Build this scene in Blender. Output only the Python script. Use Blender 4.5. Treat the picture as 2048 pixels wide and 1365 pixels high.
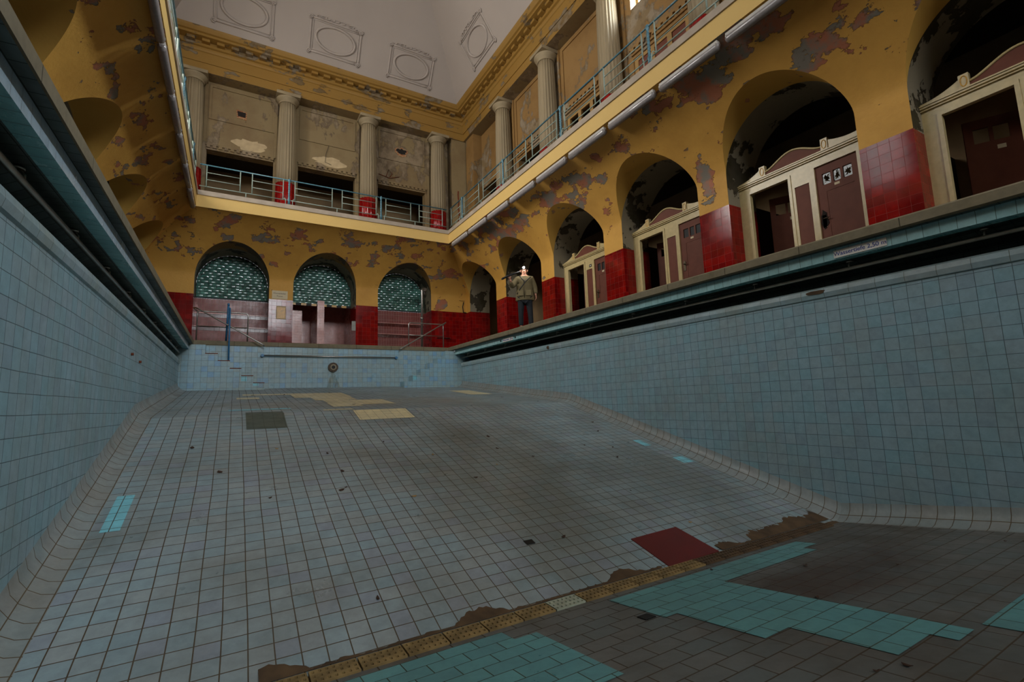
import bpy, math, random
from mathutils import Matrix, Vector
from math import pi, sin, cos, sqrt
random.seed(7)
S = bpy.context.scene
for o in list(bpy.data.objects): bpy.data.objects.remove(o)
COL = S.collection

# ---------------------------------------------------------------- camera, world, lights, exposure
YAW, PITCH, ROLL, FPX = 0.5326, 0.1262, -0.0332, 949.99
fw = Vector((sin(YAW)*cos(PITCH), cos(YAW)*cos(PITCH), sin(PITCH)))
r0 = Vector((cos(YAW), -sin(YAW), 0)); u0 = r0.cross(fw)
rt = cos(ROLL)*r0 + sin(ROLL)*u0; up = -sin(ROLL)*r0 + cos(ROLL)*u0
cd = bpy.data.cameras.new('camera'); cam = bpy.data.objects.new('camera', cd); COL.objects.link(cam)
cd.sensor_width = 36; cd.lens = 36*FPX/2048; cd.clip_end = 200; cd.clip_start = 0.02
cam.matrix_world = Matrix(((rt.x, up.x, -fw.x, 0), (rt.y, up.y, -fw.y, 0), (rt.z, up.z, -fw.z, -2.0), (0, 0, 0, 1)))
S.camera = cam
vs = S.view_settings
vs.view_transform = 'Standard'; vs.look = 'None'; vs.gamma = 1; vs.use_curve_mapping = False
vs.exposure = -0.08
W = bpy.data.worlds.new('sky'); S.world = W; W.use_nodes = True
bg = W.node_tree.nodes['Background']; bg.inputs[0].default_value = (0.86, 0.93, 1.0, 1); bg.inputs[1].default_value = 3.0

def area(name, loc, target, sx, sy, power, color=(1, 1, 1)):
    l = bpy.data.lights.new(name, 'AREA'); l.shape = 'RECTANGLE'; l.size = sx; l.size_y = sy
    l.energy = power; l.color = color
    o = bpy.data.objects.new(name, l); COL.objects.link(o); o.location = loc
    d = Vector(target)-Vector(loc); o.rotation_euler = d.to_track_quat('-Z', 'Y').to_euler()
    return o
# daylight at the high windows: right clerestory, plus unseen rear and left ones sized for their light
for x in (-0.2, 2.83, 5.86):
    area('daylight_rear', (x, -12.1, 7.3), (2.83, 8, 1.5), 2.3, 3.9, 680, (0.93, 0.97, 1.0))
for k in range(7):
    y = 7.3-2.93*k
    area('daylight_right', (9.7, y, 8.8), (1.0, y+2.2, 0.0), 1.7, 1.1, (850, 720, 560, 380, 220, 100, 100)[k], (0.86, 0.94, 1.0))
for k in range(4):
    y = 13.13-2.93*k
    area('daylight_left', (-4.4, y, 7.3), (6.5, y+.5, 3.0), 1.8, 3.7, (820, 480, 110, 20)[k], (1.0, 0.96, 0.9))

# ---------------------------------------------------------------- helpers
def lin(h):
    h = h.lstrip('#'); v = [int(h[i:i+2], 16)/255 for i in (0, 2, 4)]
    return tuple(c/12.92 if c <= .04045 else ((c+.055)/1.055)**2.4 for c in v)+(1,)

class MB:
    def __init__(s): s.v = []; s.f = []; s.m = []; s.sm = []; s.uv = {}
    def face(s, pts, m=0, sm=False, uv=None):
        i = len(s.v); s.v += [tuple(p) for p in pts]
        if uv: s.uv[len(s.f)] = uv
        s.f.append(tuple(range(i, i+len(pts)))); s.m.append(m); s.sm.append(sm)
    def box(s, x0, x1, y0, y1, z0, z1, m=0):
        x0, x1 = min(x0, x1), max(x0, x1); y0, y1 = min(y0, y1), max(y0, y1); z0, z1 = min(z0, z1), max(z0, z1)
        i = len(s.v)
        s.v += [(x, y, z) for z in (z0, z1) for y in (y0, y1) for x in (x0, x1)]
        for q in ((0, 2, 3, 1), (4, 5, 7, 6), (0, 1, 5, 4), (2, 6, 7, 3), (0, 4, 6, 2), (1, 3, 7, 5)):
            s.f.append(tuple(i+k for k in q)); s.m.append(m); s.sm.append(False)
    def grid(s, rows, m=0, sm=True, mfun=None):
        i = len(s.v); n = len(rows[0])
        for r in rows: s.v += [tuple(p) for p in r]
        for a in range(len(rows)-1):
            for b in range(n-1):
                q = [i+a*n+b, i+a*n+b+1, i+(a+1)*n+b+1, i+(a+1)*n+b]
                u = []
                for k in q:
                    if not any(s.v[k] == s.v[w] for w in u): u.append(k)
                if len(u) < 3: continue
                s.f.append(tuple(u))
                s.m.append(mfun(a, b) if mfun else m); s.sm.append(sm)
    def tube(s, pts, r, m=0, n=10, cap=True):
        pts = [Vector(p) for p in pts]; rows = []; i = len(s.v); ref = None
        for k, p in enumerate(pts):
            d = (pts[min(k+1, len(pts)-1)]-pts[max(k-1, 0)]).normalized()
            if ref is None: ref = Vector((0, 0, 1)) if abs(d.z) < .9 else Vector((1, 0, 0))
            a = (ref-d*ref.dot(d)).normalized(); b = d.cross(a); ref = a
            rr = r[k] if isinstance(r, (list, tuple)) else r
            s.v += [tuple(p+rr*(cos(2*pi*j/n)*a+sin(2*pi*j/n)*b)) for j in range(n)]
        for k in range(len(pts)-1):
            for j in range(n):
                s.f.append((i+k*n+j, i+k*n+(j+1) % n, i+(k+1)*n+(j+1) % n, i+(k+1)*n+j)); s.m.append(m); s.sm.append(True)
        if cap:
            s.f.append(tuple(i+j for j in range(n))[::-1]); s.m.append(m); s.sm.append(False)
            e = i+(len(pts)-1)*n
            s.f.append(tuple(e+j for j in range(n))); s.m.append(m); s.sm.append(False)
    def lathe(s, c, prof, m=0, n=20, flute=0, nf=0):
        i = len(s.v)
        for z, r in prof:
            for j in range(n):
                rr = r*(1-flute*(0.5+0.5*cos(nf*2*pi*j/n))) if nf else r
                s.v.append((c[0]+rr*cos(2*pi*j/n), c[1]+rr*sin(2*pi*j/n), c[2]+z))
        for k in range(len(prof)-1):
            for j in range(n):
                s.f.append((i+k*n+j, i+k*n+(j+1) % n, i+(k+1)*n+(j+1) % n, i+(k+1)*n+j)); s.m.append(m); s.sm.append(True)
        s.f.append(tuple(i+j for j in range(n))[::-1]); s.m.append(m); s.sm.append(False)
        e = i+(len(prof)-1)*n
        s.f.append(tuple(e+j for j in range(n))); s.m.append(m); s.sm.append(False)
    def prism(s, pa, pb, m=0):
        """two matching outlines (3-D point lists) joined to a solid"""
        n = len(pa); s.face(pa, m); s.face(list(pb)[::-1], m)
        for k in range(n): s.face([pa[k], pb[k], pb[(k+1) % n], pa[(k+1) % n]], m)

ORG = {}
def obj(name, mb, mats, parent=None):
    if not isinstance(mats, (list, tuple)): mats = [mats]
    me = bpy.data.meshes.new(name)
    if parent is None:
        xs = [v[0] for v in mb.v]; ys = [v[1] for v in mb.v]; zs = [v[2] for v in mb.v]
        org = Vector(((min(xs)+max(xs))/2, (min(ys)+max(ys))/2, min(zs)))
    else: org = ORG[parent.name]
    me.from_pydata([(v[0]-org.x, v[1]-org.y, v[2]-org.z) for v in mb.v], [], mb.f)
    for mt in mats: me.materials.append(mt)
    me.polygons.foreach_set('material_index', mb.m); me.polygons.foreach_set('use_smooth', mb.sm)
    uvl = me.uv_layers.new(name='UVMap').data
    for p in me.polygons:
        n = p.normal; a = max(range(3), key=lambda k: abs(n[k])+(0.25 if k == 2 and abs(n[2]) > .6 else 0))
        ex = mb.uv.get(p.index)
        for q, li in enumerate(p.loop_indices):
            v = mb.v[me.loops[li].vertex_index]
            if ex: uvl[li].uv = ex[q]; continue
            uvl[li].uv = (v[1], v[2]) if a == 0 else ((v[0], v[2]) if a == 1 else (v[0], v[1]*1.03))
    me.update()
    o = bpy.data.objects.new(name, me); COL.objects.link(o)
    if parent is None: o.location = org
    else: o.parent = parent
    ORG[o.name] = org
    return o
def struct(name, mb, mats, parent=None):
    o = obj(name, mb, mats, parent)
    if parent is None: o['kind'] = 'structure'
    return o
def tag(o, label, cat, group=None):
    o['label'] = label; o['category'] = cat
    if group: o['group'] = group
    return o
def thing(name, label, cat, loc, group=None):
    o = bpy.data.objects.new(name, None); COL.objects.link(o); o.location = loc; o.empty_display_size = .1
    ORG[o.name] = Vector(loc)
    return tag(o, label, cat, group)
def one(name, mb, mats, label, cat, group=None): return tag(obj(name, mb, mats), label, cat, group)

# ---------------------------------------------------------------- materials
def nm(name):
    m = bpy.data.materials.new(name); m.use_nodes = True; nt = m.node_tree
    return m, nt, nt.nodes, nt.links, nt.nodes['Principled BSDF']
def plain(name, col, rough=.5, metal=0, var=.12, scale=8, bump=0, spec=.5, streak=False):
    m, nt, N, L, B = nm(name); c = lin(col) if isinstance(col, str) else col
    tc = N.new('ShaderNodeTexCoord'); no = N.new('ShaderNodeTexNoise'); no.inputs['Scale'].default_value = scale
    no.inputs['Detail'].default_value = 6
    if streak:
        mp = N.new('ShaderNodeMapping'); mp.inputs['Scale'].default_value = (1, 1, .15)
        L.new(tc.outputs['Object'], mp.inputs[0]); L.new(mp.outputs[0], no.inputs[0])
    else: L.new(tc.outputs['Object'], no.inputs[0])
    mr = N.new('ShaderNodeMapRange'); mr.inputs['From Min'].default_value = .3; mr.inputs['From Max'].default_value = .7
    mr.inputs['To Min'].default_value = 1-var; mr.inputs['To Max'].default_value = 1+var
    L.new(no.outputs[0], mr.inputs[0])
    mx = N.new('ShaderNodeVectorMath'); mx.operation = 'SCALE'; mx.inputs[0].default_value = c[:3]
    L.new(mr.outputs[0], mx.inputs['Scale']); L.new(mx.outputs[0], B.inputs['Base Color'])
    B.inputs['Roughness'].default_value = rough; B.inputs['Metallic'].default_value = metal
    B.inputs['Specular IOR Level'].default_value = spec
    if bump:
        b = N.new('ShaderNodeBump'); b.inputs['Strength'].default_value = bump; b.inputs['Distance'].default_value = .01
        L.new(no.outputs[0], b.inputs['Height']); L.new(b.outputs[0], B.inputs['Normal'])
    return m
def mixc(N, L, fac, a, b, blend='MIX'):
    x = N.new('ShaderNodeMix'); x.data_type = 'RGBA'; x.blend_type = blend
    for sck, v in ((x.inputs[0], fac), (x.inputs[6], a), (x.inputs[7], b)):
        if hasattr(v, 'links'): L.new(v, sck)
        else: sck.default_value = v
    return x.outputs[2]
def noise(N, L, vec, scale, detail=5, rough=.55, lo=None, hi=None, mp=None, to=(0, 1)):
    if mp:
        m = N.new('ShaderNodeMapping'); m.inputs['Scale'].default_value = mp; L.new(vec, m.inputs[0]); vec = m.outputs[0]
    n = N.new('ShaderNodeTexNoise'); n.inputs['Scale'].default_value = scale; n.inputs['Detail'].default_value = detail
    n.inputs['Roughness'].default_value = rough; L.new(vec, n.inputs[0])
    if lo is None: return n.outputs[0]
    r = N.new('ShaderNodeMapRange'); r.inputs['From Min'].default_value = lo; r.inputs['From Max'].default_value = hi
    r.inputs['To Min'].default_value = to[0]; r.inputs['To Max'].default_value = to[1]
    L.new(n.outputs[0], r.inputs[0]); return r.outputs[0]
def tile(name, c1, c2, grout, bw=.152, bh=.152, off=0., mortar=.004, rough=.28, grime='#4a4536', ga=.35, gs=1.1, bump=.4, spec=.5, tilt=.0, odd=None, soff=(0, 0), stain=None):
    m, nt, N, L, B = nm(name)
    uv = N.new('ShaderNodeUVMap'); uv.uv_map = 'UVMap'; tc = N.new('ShaderNodeTexCoord')
    mpn = N.new('ShaderNodeMapping'); mpn.inputs['Location'].default_value = (soff[0], soff[1], 0); L.new(uv.outputs[0], mpn.inputs[0])
    # slightly wandering joints
    nz = N.new('ShaderNodeTexNoise'); nz.inputs['Scale'].default_value = 1.3; nz.inputs['Detail'].default_value = 1; L.new(mpn.outputs[0], nz.inputs[0])
    vm = N.new('ShaderNodeVectorMath'); vm.operation = 'MULTIPLY_ADD'; vm.inputs[1].default_value = (.018, .018, 0)
    L.new(nz.outputs['Color'], vm.inputs[0]); L.new(mpn.outputs[0], vm.inputs[2])
    def brick(a, b, mo):
        k = N.new('ShaderNodeTexBrick'); L.new(vm.outputs[0], k.inputs['Vector']); k.offset = off; k.squash = 1
        k.inputs['Color1'].default_value = a; k.inputs['Color2'].default_value = b; k.inputs['Mortar'].default_value = mo
        k.inputs['Scale'].default_value = 1; k.inputs['Mortar Size'].default_value = mortar; k.inputs['Mortar Smooth'].default_value = .2
        k.inputs['Brick Width'].default_value = bw; k.inputs['Row Height'].default_value = bh; k.inputs['Bias'].default_value = 0
        return k
    k = brick(lin(c1), lin(c2), lin(grout)); col = k.outputs['Color']
    if odd:   # now and then a tile of another batch
        k2 = brick((0, 0, 0, 1), (1, 1, 1, 1), (0, 0, 0, 1))
        r = N.new('ShaderNodeMapRange'); r.inputs['From Min'].default_value = .86; r.inputs['From Max'].default_value = .9
        r.inputs['To Max'].default_value = .55
        L.new(k2.outputs['Color'], r.inputs[0]); col = mixc(N, L, r.outputs[0], col, lin(odd))
    g = noise(N, L, tc.outputs['Object'], gs, 7, .62, .42, .72, to=(0, ga))
    col = mixc(N, L, g, col, lin(grime))
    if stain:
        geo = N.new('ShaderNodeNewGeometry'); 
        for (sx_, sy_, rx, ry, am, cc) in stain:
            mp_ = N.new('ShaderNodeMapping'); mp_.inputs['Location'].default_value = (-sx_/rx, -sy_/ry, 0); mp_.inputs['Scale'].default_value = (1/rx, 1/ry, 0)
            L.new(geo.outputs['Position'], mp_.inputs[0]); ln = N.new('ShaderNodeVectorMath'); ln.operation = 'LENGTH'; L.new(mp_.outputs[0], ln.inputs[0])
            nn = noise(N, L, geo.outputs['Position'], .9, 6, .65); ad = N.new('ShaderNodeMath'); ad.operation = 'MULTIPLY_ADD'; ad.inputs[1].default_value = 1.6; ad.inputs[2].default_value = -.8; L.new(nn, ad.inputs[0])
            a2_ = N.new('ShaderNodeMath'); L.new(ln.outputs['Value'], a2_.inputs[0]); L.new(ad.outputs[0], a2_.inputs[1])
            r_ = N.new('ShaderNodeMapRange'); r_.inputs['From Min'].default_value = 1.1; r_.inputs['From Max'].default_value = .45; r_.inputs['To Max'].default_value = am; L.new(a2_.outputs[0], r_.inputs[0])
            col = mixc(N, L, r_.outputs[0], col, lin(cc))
    g2 = noise(N, L, tc.outputs['Object'], 9, 6, .7, .35, .7, to=(.86, 1.1))
    sc = N.new('ShaderNodeVectorMath'); sc.operation = 'SCALE'; L.new(col, sc.inputs[0]); L.new(g2, sc.inputs['Scale'])
    L.new(sc.outputs[0], B.inputs['Base Color'])
    ro = noise(N, L, tc.outputs['Object'], 2.2, 6, .6, .3, .7, to=(rough*.7, min(1, rough*1.5)))
    mxr = N.new('ShaderNodeMath'); mxr.operation = 'MULTIPLY_ADD'; mxr.inputs[1].default_value = .5
    L.new(k.outputs['Fac'], mxr.inputs[0]); L.new(ro, mxr.inputs[2]); mxr.use_clamp = True
    L.new(mxr.outputs[0], B.inputs['Roughness']); B.inputs['Specular IOR Level'].default_value = spec
    if bump:
        iv = N.new('ShaderNodeMath'); iv.operation = 'SUBTRACT'; iv.inputs[0].default_value = 1; L.new(k.outputs['Fac'], iv.inputs[1])
        h = iv.outputs[0]
        if tilt:
            wn = noise(N, L, uv.outputs[0], 5, 2, .5); ad = N.new('ShaderNodeMath'); ad.operation = 'MULTIPLY_ADD'; ad.inputs[1].default_value = tilt
            L.new(wn, ad.inputs[0]); L.new(h, ad.inputs[2]); h = ad.outputs[0]
        b = N.new('ShaderNodeBump'); b.inputs['Strength'].default_value = bump; b.inputs['Distance'].default_value = .004
        L.new(h, b.inputs['Height']); L.new(b.outputs[0], B.inputs['Normal'])
    return m
def peel(name, paint, under1, under2, amount=.58, scale=1.7, mp=(1, 1, 1), rough=.6, zlo=None, zhi=None, zamt=.08, dirt='#3a2c18', da=.5, edge=.02, bump=.5, spots=()):
    """flaking paint over plaster"""
    m, nt, N, L, B = nm(name); tc = N.new('ShaderNodeTexCoord'); geo = N.new('ShaderNodeNewGeometry'); P = geo.outputs['Position']
    a = noise(N, L, P, scale, 9, .62, mp=mp)
    th = N.new('ShaderNodeMath'); th.operation = 'SUBTRACT'; L.new(a, th.inputs[0]); th.inputs[1].default_value = amount
    if zlo is not None:
        sx = N.new('ShaderNodeSeparateXYZ'); L.new(P, sx.inputs[0])
        r = N.new('ShaderNodeMapRange'); r.inputs['From Min'].default_value = zlo; r.inputs['From Max'].default_value = zhi
        r.inputs['To Min'].default_value = -zamt; r.inputs['To Max'].default_value = 0; L.new(sx.outputs[2], r.inputs[0])
        ad = N.new('ShaderNodeMath'); ad.operation = 'ADD'; L.new(th.outputs[0], ad.inputs[0]); L.new(r.outputs[0], ad.inputs[1]); th = ad
    for (cx_, cy_, cz_, rx_, ry_, rz_, am_) in spots:
        mp_ = N.new('ShaderNodeMapping'); mp_.inputs['Location'].default_value = (-cx_/rx_, -cy_/ry_, -cz_/rz_); mp_.inputs['Scale'].default_value = (1/rx_, 1/ry_, 1/rz_)
        L.new(P, mp_.inputs[0]); ln = N.new('ShaderNodeVectorMath'); ln.operation = 'LENGTH'; L.new(mp_.outputs[0], ln.inputs[0])
        r_ = N.new('ShaderNodeMapRange'); r_.inputs['From Min'].default_value = 1; r_.inputs['From Max'].default_value = .3; r_.inputs['To Max'].default_value = am_
        L.new(ln.outputs['Value'], r_.inputs[0]); ad = N.new('ShaderNodeMath'); ad.operation = 'ADD'; L.new(th.outputs[0], ad.inputs[0]); L.new(r_.outputs[0], ad.inputs[1]); th = ad
    mk = N.new('ShaderNodeMapRange'); mk.inputs['From Min'].default_value = 0; mk.inputs['From Max'].default_value = edge*.3
    L.new(th.outputs[0], mk.inputs[0])
    und = mixc(N, L, noise(N, L, P, 2.3, 6, .6, .45, .56), lin(under1), lin(under2))
    pc = mixc(N, L, noise(N, L, P, .8, 8, .65, .45, .8, to=(0, da)), lin(paint), lin(dirt))
    # shade under the curling edge, mixed into the colour
    lip = N.new('ShaderNodeMapRange'); lip.inputs['From Min'].default_value = edge; lip.inputs['From Max'].default_value = 0
    L.new(th.outputs[0], lip.inputs[0])
    und = mixc(N, L, lip.outputs[0], und, mixc(N, L, .55, und, lin('#2a1d10')))
    col = mixc(N, L, mk.outputs[0], pc, und)
    L.new(col, B.inputs['Base Color']); B.inputs['Roughness'].default_value = rough; B.inputs['Specular IOR Level'].default_value = .3
    iv = N.new('ShaderNodeMath'); iv.operation = 'MULTIPLY_ADD'; iv.inputs[1].default_value = -1; iv.inputs[2].default_value = 1; L.new(mk.outputs[0], iv.inputs[0])
    hh = N.new('ShaderNodeMath'); hh.operation = 'MULTIPLY_ADD'; hh.inputs[1].default_value = .35; L.new(noise(N, L, P, 14, 6, .6), hh.inputs[0]); L.new(iv.outputs[0], hh.inputs[2])
    b = N.new('ShaderNodeBump'); b.inputs['Strength'].default_value = bump; b.inputs['Distance'].default_value = .02
    L.new(hh.outputs[0], b.inputs['Height']); L.new(b.outputs[0], B.inputs['Normal'])
    return m

M = {}; WEQ = 17.69
M['pool'] = tile('pool wall tile', '#82a8b4', '#8fa6b0', '#4c5f64', rough=.42, grime='#7f8478', ga=.4, odd='#7a99a8', mortar=.0032)
M['poolend'] = tile('pool end tile', '#86aec0', '#93a9ac', '#6c7468', rough=.35, grime='#8e8e74', ga=.4, odd='#62a3d6', mortar=.003)
M['bull'] = tile('bullnose tile', '#88a8b2', '#92a6ae', '#5f6a60', bw=.304, bh=5, rough=.4, grime='#8e8660', ga=.5, mortar=.003)
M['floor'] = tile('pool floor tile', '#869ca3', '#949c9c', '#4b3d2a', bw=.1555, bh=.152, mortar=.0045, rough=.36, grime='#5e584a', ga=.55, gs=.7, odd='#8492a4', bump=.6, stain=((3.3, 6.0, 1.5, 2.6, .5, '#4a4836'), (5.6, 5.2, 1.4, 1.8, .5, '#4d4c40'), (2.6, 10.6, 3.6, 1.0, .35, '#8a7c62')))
M['floorD'] = tile('deep floor tile', '#5c615f', '#656460', '#3f3626', bw=.25, bh=.152, off=.5, mortar=.005, rough=.42, grime='#41331f', ga=.6, gs=1.4, bump=.6, stain=((4.3, 2.3, 1.6, .5, .7, '#3a2413'), (6.2, 2.9, 1.0, .6, .5, '#3d3020')))
M['covet'] = tile('coved skirting tile', '#8a9799', '#939796', '#5a4c38', bw=5, bh=.152, mortar=.004, rough=.4, grime='#6d6552', ga=.45, bump=.6)
M['cyan'] = tile('cyan floor tile', '#5f9c9e', '#568c90', '#38412f', bw=.25, bh=.152, off=.5, mortar=.004, rough=.35, grime='#5d6a58', ga=.3)
M['cyans'] = tile('cyan square tile', '#7cc6d4', '#7fc0cc', '#4a4436', mortar=.004, rough=.3, ga=.1)
M['cream'] = tile('cream tile patch', '#ddd0a4', '#d0c5a0', '#8d8770', mortar=.003, rough=.4, ga=.2)
M['olive'] = tile('olive tile patch', '#4d574e', '#525b54', '#4a4a3e', mortar=.002, rough=.5, ga=.2)
M['teal'] = tile('teal gutter tile', '#6fa9ac', '#7ab2b4', '#3f5550', bw=.152, bh=.152, rough=.25, grime='#55604e', ga=.3, mortar=.003, soff=(0, .02))
M['tealw'] = tile('gutter face tile', '#9bc4c8', '#8fbcc0', '#4f6560', bw=.152, bh=5, rough=.2, grime='#7c8a80', ga=.2, mortar=.003)
M['tealw_lit'] = tile('lit gutter face tile', '#b6cddc', '#adc6d6', '#6a7a80', bw=.152, bh=5, rough=.2, grime='#8a8068', ga=.3, mortar=.003)  # gutter face tile again, left side's stronger light put into its colour
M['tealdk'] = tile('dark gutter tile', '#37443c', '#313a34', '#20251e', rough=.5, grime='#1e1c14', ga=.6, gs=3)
M['red'] = tile('oxblood glazed tile', '#94120e', '#720b0c', '#8e342c', bw=.15, bh=.15, rough=.1, grime='#3c0508', ga=.5, gs=1.6, mortar=.0022, spec=.27, bump=.35, tilt=.35)
M['pink'] = tile('pink wall tile', '#95504a', '#8a4641', '#b59a8c', bw=.1, bh=.2, spec=.3, rough=.3, grime='#5c2a26', ga=.3, mortar=.0035)
M['pinkl'] = tile('pale pink tile', '#cf9086', '#c88a80', '#c8a094', bw=.1, bh=.1, rough=.25, grime='#a06a62', ga=.2, mortar=.0018)
M['maroon'] = tile('maroon tile', '#5c1612', '#4c100e', '#8a5a50', bw=.15, bh=.2, rough=.2, mortar=.003)
M['granite'] = plain('granite coping', '#8b826c', .75, var=.22, scale=60, bump=.3)
M['stone'] = plain('pale slab edge', '#a39584', .7, var=.15, scale=3, bump=.1)
M['deck'] = plain('deck floor', '#5a5348', .6, var=.15, scale=3)
M['yellow'] = peel('yellow plaster', '#d2a652', '#8f8778', '#b98260', amount=.63, scale=1.9, zlo=2.0, zhi=3.6, zamt=.14, dirt='#b07e34', da=.35)
M['cove'] = peel('flaking cove paint', '#d09e4a', '#7d766a', '#a8694c', amount=.558, scale=2.0, mp=(1, .8, 1.5), zlo=2.3, zhi=3.2, zamt=.1, dirt='#8a5a20', da=.45, edge=.03, bump=.9, spots=((8.3, 5.95, 2.45, .6, .3, .75, .22), (7.15, WEQ, 1.95, .45, .6, .4, .2), (7.4, 9.6, 3.5, .8, 1.2, .5, .1), (7.3, 12.8, 3.5, .9, 1.6, .6, .12), (7.4, 4.9, 3.6, .8, .8, .4, .09)))
M['fascia'] = peel('yellow fascia', '#d2b06a', '#b9ab8c', '#b9ab8c', amount=.78, scale=3, dirt='#c9a050', da=.25)
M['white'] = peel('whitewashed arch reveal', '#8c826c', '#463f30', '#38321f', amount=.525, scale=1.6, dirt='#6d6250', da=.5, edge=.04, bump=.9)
M['sooty'] = peel('sooty lunette', '#a07a3c', '#5c5142', '#6b5a40', amount=.5, scale=1.3, dirt='#4a3418', da=.5, edge=.04)
M['upper'] = peel('upper wall plaster', '#84714f', '#8c7a60', '#78664e', amount=.53, scale=.9, mp=(1, 1, .6), dirt='#65492c', da=.7, edge=.05, bump=.4)
M['uppery'] = peel('ochre upper plaster', '#8c6b3e', '#8d7e68', '#7e694a', amount=.55, scale=1.1, mp=(1, 1, .7), dirt='#654620', da=.7, edge=.05, bump=.4)
M['frieze'] = peel('ochre frieze', '#8c6a30', '#7c6d58', '#6e5836', amount=.56, scale=.9, mp=(1, 1, 2), dirt='#8a6224', da=.6, edge=.05)
M['shaft'] = plain('stone column shaft', '#8b7b5e', .7, var=.2, scale=2.5, bump=.15, streak=True)
M['ceil'] = plain('stucco ceiling', '#a0948a', .85, var=.04, scale=.6)
M['stucco'] = plain('stucco relief', '#a1958b', .85, var=.06, scale=6, bump=.1)
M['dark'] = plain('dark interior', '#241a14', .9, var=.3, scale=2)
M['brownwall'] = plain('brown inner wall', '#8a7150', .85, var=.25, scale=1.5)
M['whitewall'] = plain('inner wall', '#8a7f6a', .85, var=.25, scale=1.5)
M['cabcream'] = plain('cream painted wood', '#bfac7c', .28, var=.1, scale=12, bump=.25)
M['cabbrown'] = plain('brown painted wood', '#6a3d2f', .55, spec=.22, var=.12, scale=5, bump=.1)
M['ochre'] = plain('ochre painted wood', '#9a7844', .5, var=.15, scale=6)
M['brass'] = plain('tarnished metal', '#5b5040', .4, .8)
M['steel'] = plain('steel tube', '#a6a49e', .3, .9, var=.08)
M['steeld'] = plain('dull pipe', '#a39c90', .3, .9, var=.2)
M['bluep'] = plain('blue painted pipe', '#2f6f9c', .4, var=.3, scale=14)
M['railg'] = plain('grey green railing paint', '#87968a', .4, var=.12, scale=10)
M['railb'] = plain('blue railing paint', '#456f7c', .35, var=.25, scale=18)
M['lamp'] = plain('lamp housing', '#b9b4ac', .5, var=.1)
M['diff'] = plain('ribbed lamp cover', '#8d8786', .18, var=.1, scale=20)
M['black'] = plain('black', '#0a0a0a', .6)
M['paper'] = plain('sign board', '#d6c7a4', .6, var=.06)
M['signw'] = plain('white enamel sign', '#d8d4cc', .3, var=.03)
M['inkb'] = plain('blue lettering', '#1f3a86', .5, var=.02)
M['inkg'] = plain('grey lettering', '#6b6358', .6, var=.02)
M['gold'] = plain('yellow notice', '#c9941c', .35, var=.3, scale=25)
M['grey'] = plain('grey panel', '#8d8f88', .5)
M['rust'] = plain('rust', '#6a3218', .9, var=.5, scale=9)
M['grate'] = plain('stained ceramic grate', '#806a42', .6, var=.45, scale=7, bump=.2)
M['grateb'] = plain('pale grate', '#9aa08c', .5, var=.2, scale=9)
M['hole'] = plain('hole', '#1a120c', .9)
M['redmat'] = plain('red painted sheet', '#5a0f09', .4, var=.12, scale=4)
M['crust'] = plain('dried mud', '#4d3a24', .85, var=.4, scale=6, bump=.5)
M['brick'] = tile('bare brick', '#a5683a', '#8a4f2c', '#b09a78', bw=.25, bh=.075, off=.5, mortar=.01, rough=.9)
M['leaf'] = plain('dead leaf', '#3a2416', .8, var=.4)
M['chip'] = plain('pale chip', '#9a7a48', .7)
M['pcoat'] = plain('olive parka', '#6d6142', .85, var=.15, scale=6, bump=.15)
M['jeans'] = plain('dark jeans', '#10161c', .85, var=.2, scale=9)
M['skin'] = plain('skin', '#c08a70', .5, var=.05)
M['shoe'] = plain('shoe', '#3c3a34', .6)
M['plast'] = plain('bare plaster', '#b8a27c', .8, var=.15, scale=5)
m, nt, N, L, B = nm('headlamp glow'); B.inputs['Emission Color'].default_value = (1, .97, .92, 1); B.inputs['Emission Strength'].default_value = 60; M['glow'] = m
m, nt, N, L, B = nm('broken glass'); B.inputs['Base Color'].default_value = lin('#8a9498'); B.inputs['Roughness'].default_value = .3; B.inputs['Specular IOR Level'].default_value = .8; M['bglass'] = m
# window pane: clear thin glass
m, nt, N, L, B = nm('window pane'); t_ = N.new('ShaderNodeBsdfTransparent'); g_ = N.new('ShaderNodeBsdfGlossy'); g_.inputs['Roughness'].default_value = .05
mx = N.new('ShaderNodeMixShader'); mx.inputs[0].default_value = .06; L.new(t_.outputs[0], mx.inputs[1]); L.new(g_.outputs[0], mx.inputs[2]); L.new(mx.outputs[0], N['Material Output'].inputs[0]); M['pane'] = m
# glass bricks
m, nt, N, L, B = nm('green glass brick'); geo = N.new('ShaderNodeObjectInfo'); tc = N.new('ShaderNodeTexCoord')
c = mixc(N, L, noise(N, L, tc.outputs['Object'], 3.1, 3, .7, .3, .7), lin('#21453f'), lin('#6aa596')); L.new(c, B.inputs['Base Color'])
B.inputs['Roughness'].default_value = .12; B.inputs['Specular IOR Level'].default_value = 1.0; B.inputs['Coat Weight'].default_value = 1; B.inputs['Coat Roughness'].default_value = .08; M['gbrick'] = m

# ---------------------------------------------------------------- plan of the hall (metres, deck level z=0)
XR, XL, YE, YR = 6.655, -0.992, 15.86, -9.1      # inner edge of the coping
WR, WL, WE, WB = 8.3, -2.64, 17.69, -10.97       # arcade faces
BO = 1.53                                         # the gallery projects this far (1.79 at the ends)
BOE = 1.79
GU = .335                                         # pool wall stands this far behind the coping edge
PXR, PXL = XR+GU, XL-GU+.05
YB = 15.42                                        # face of the stair blocks
Z1E, ZK1, ZK2, YK1, YK2 = -1.41, -2.07, -3.685, 9.15, 3.44
def fz(y):
    if y > YK1: return ZK1+(Z1E-ZK1)*(y-YK1)/(15.65-YK1)
    if y > YK2: return ZK2+(ZK1-ZK2)*(y-YK2)/(YK1-YK2)
    if y > 0: return ZK2+.1315*(YK2-y)
    return ZK2+.1315*YK2
HC, CC = .21, .2226

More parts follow.
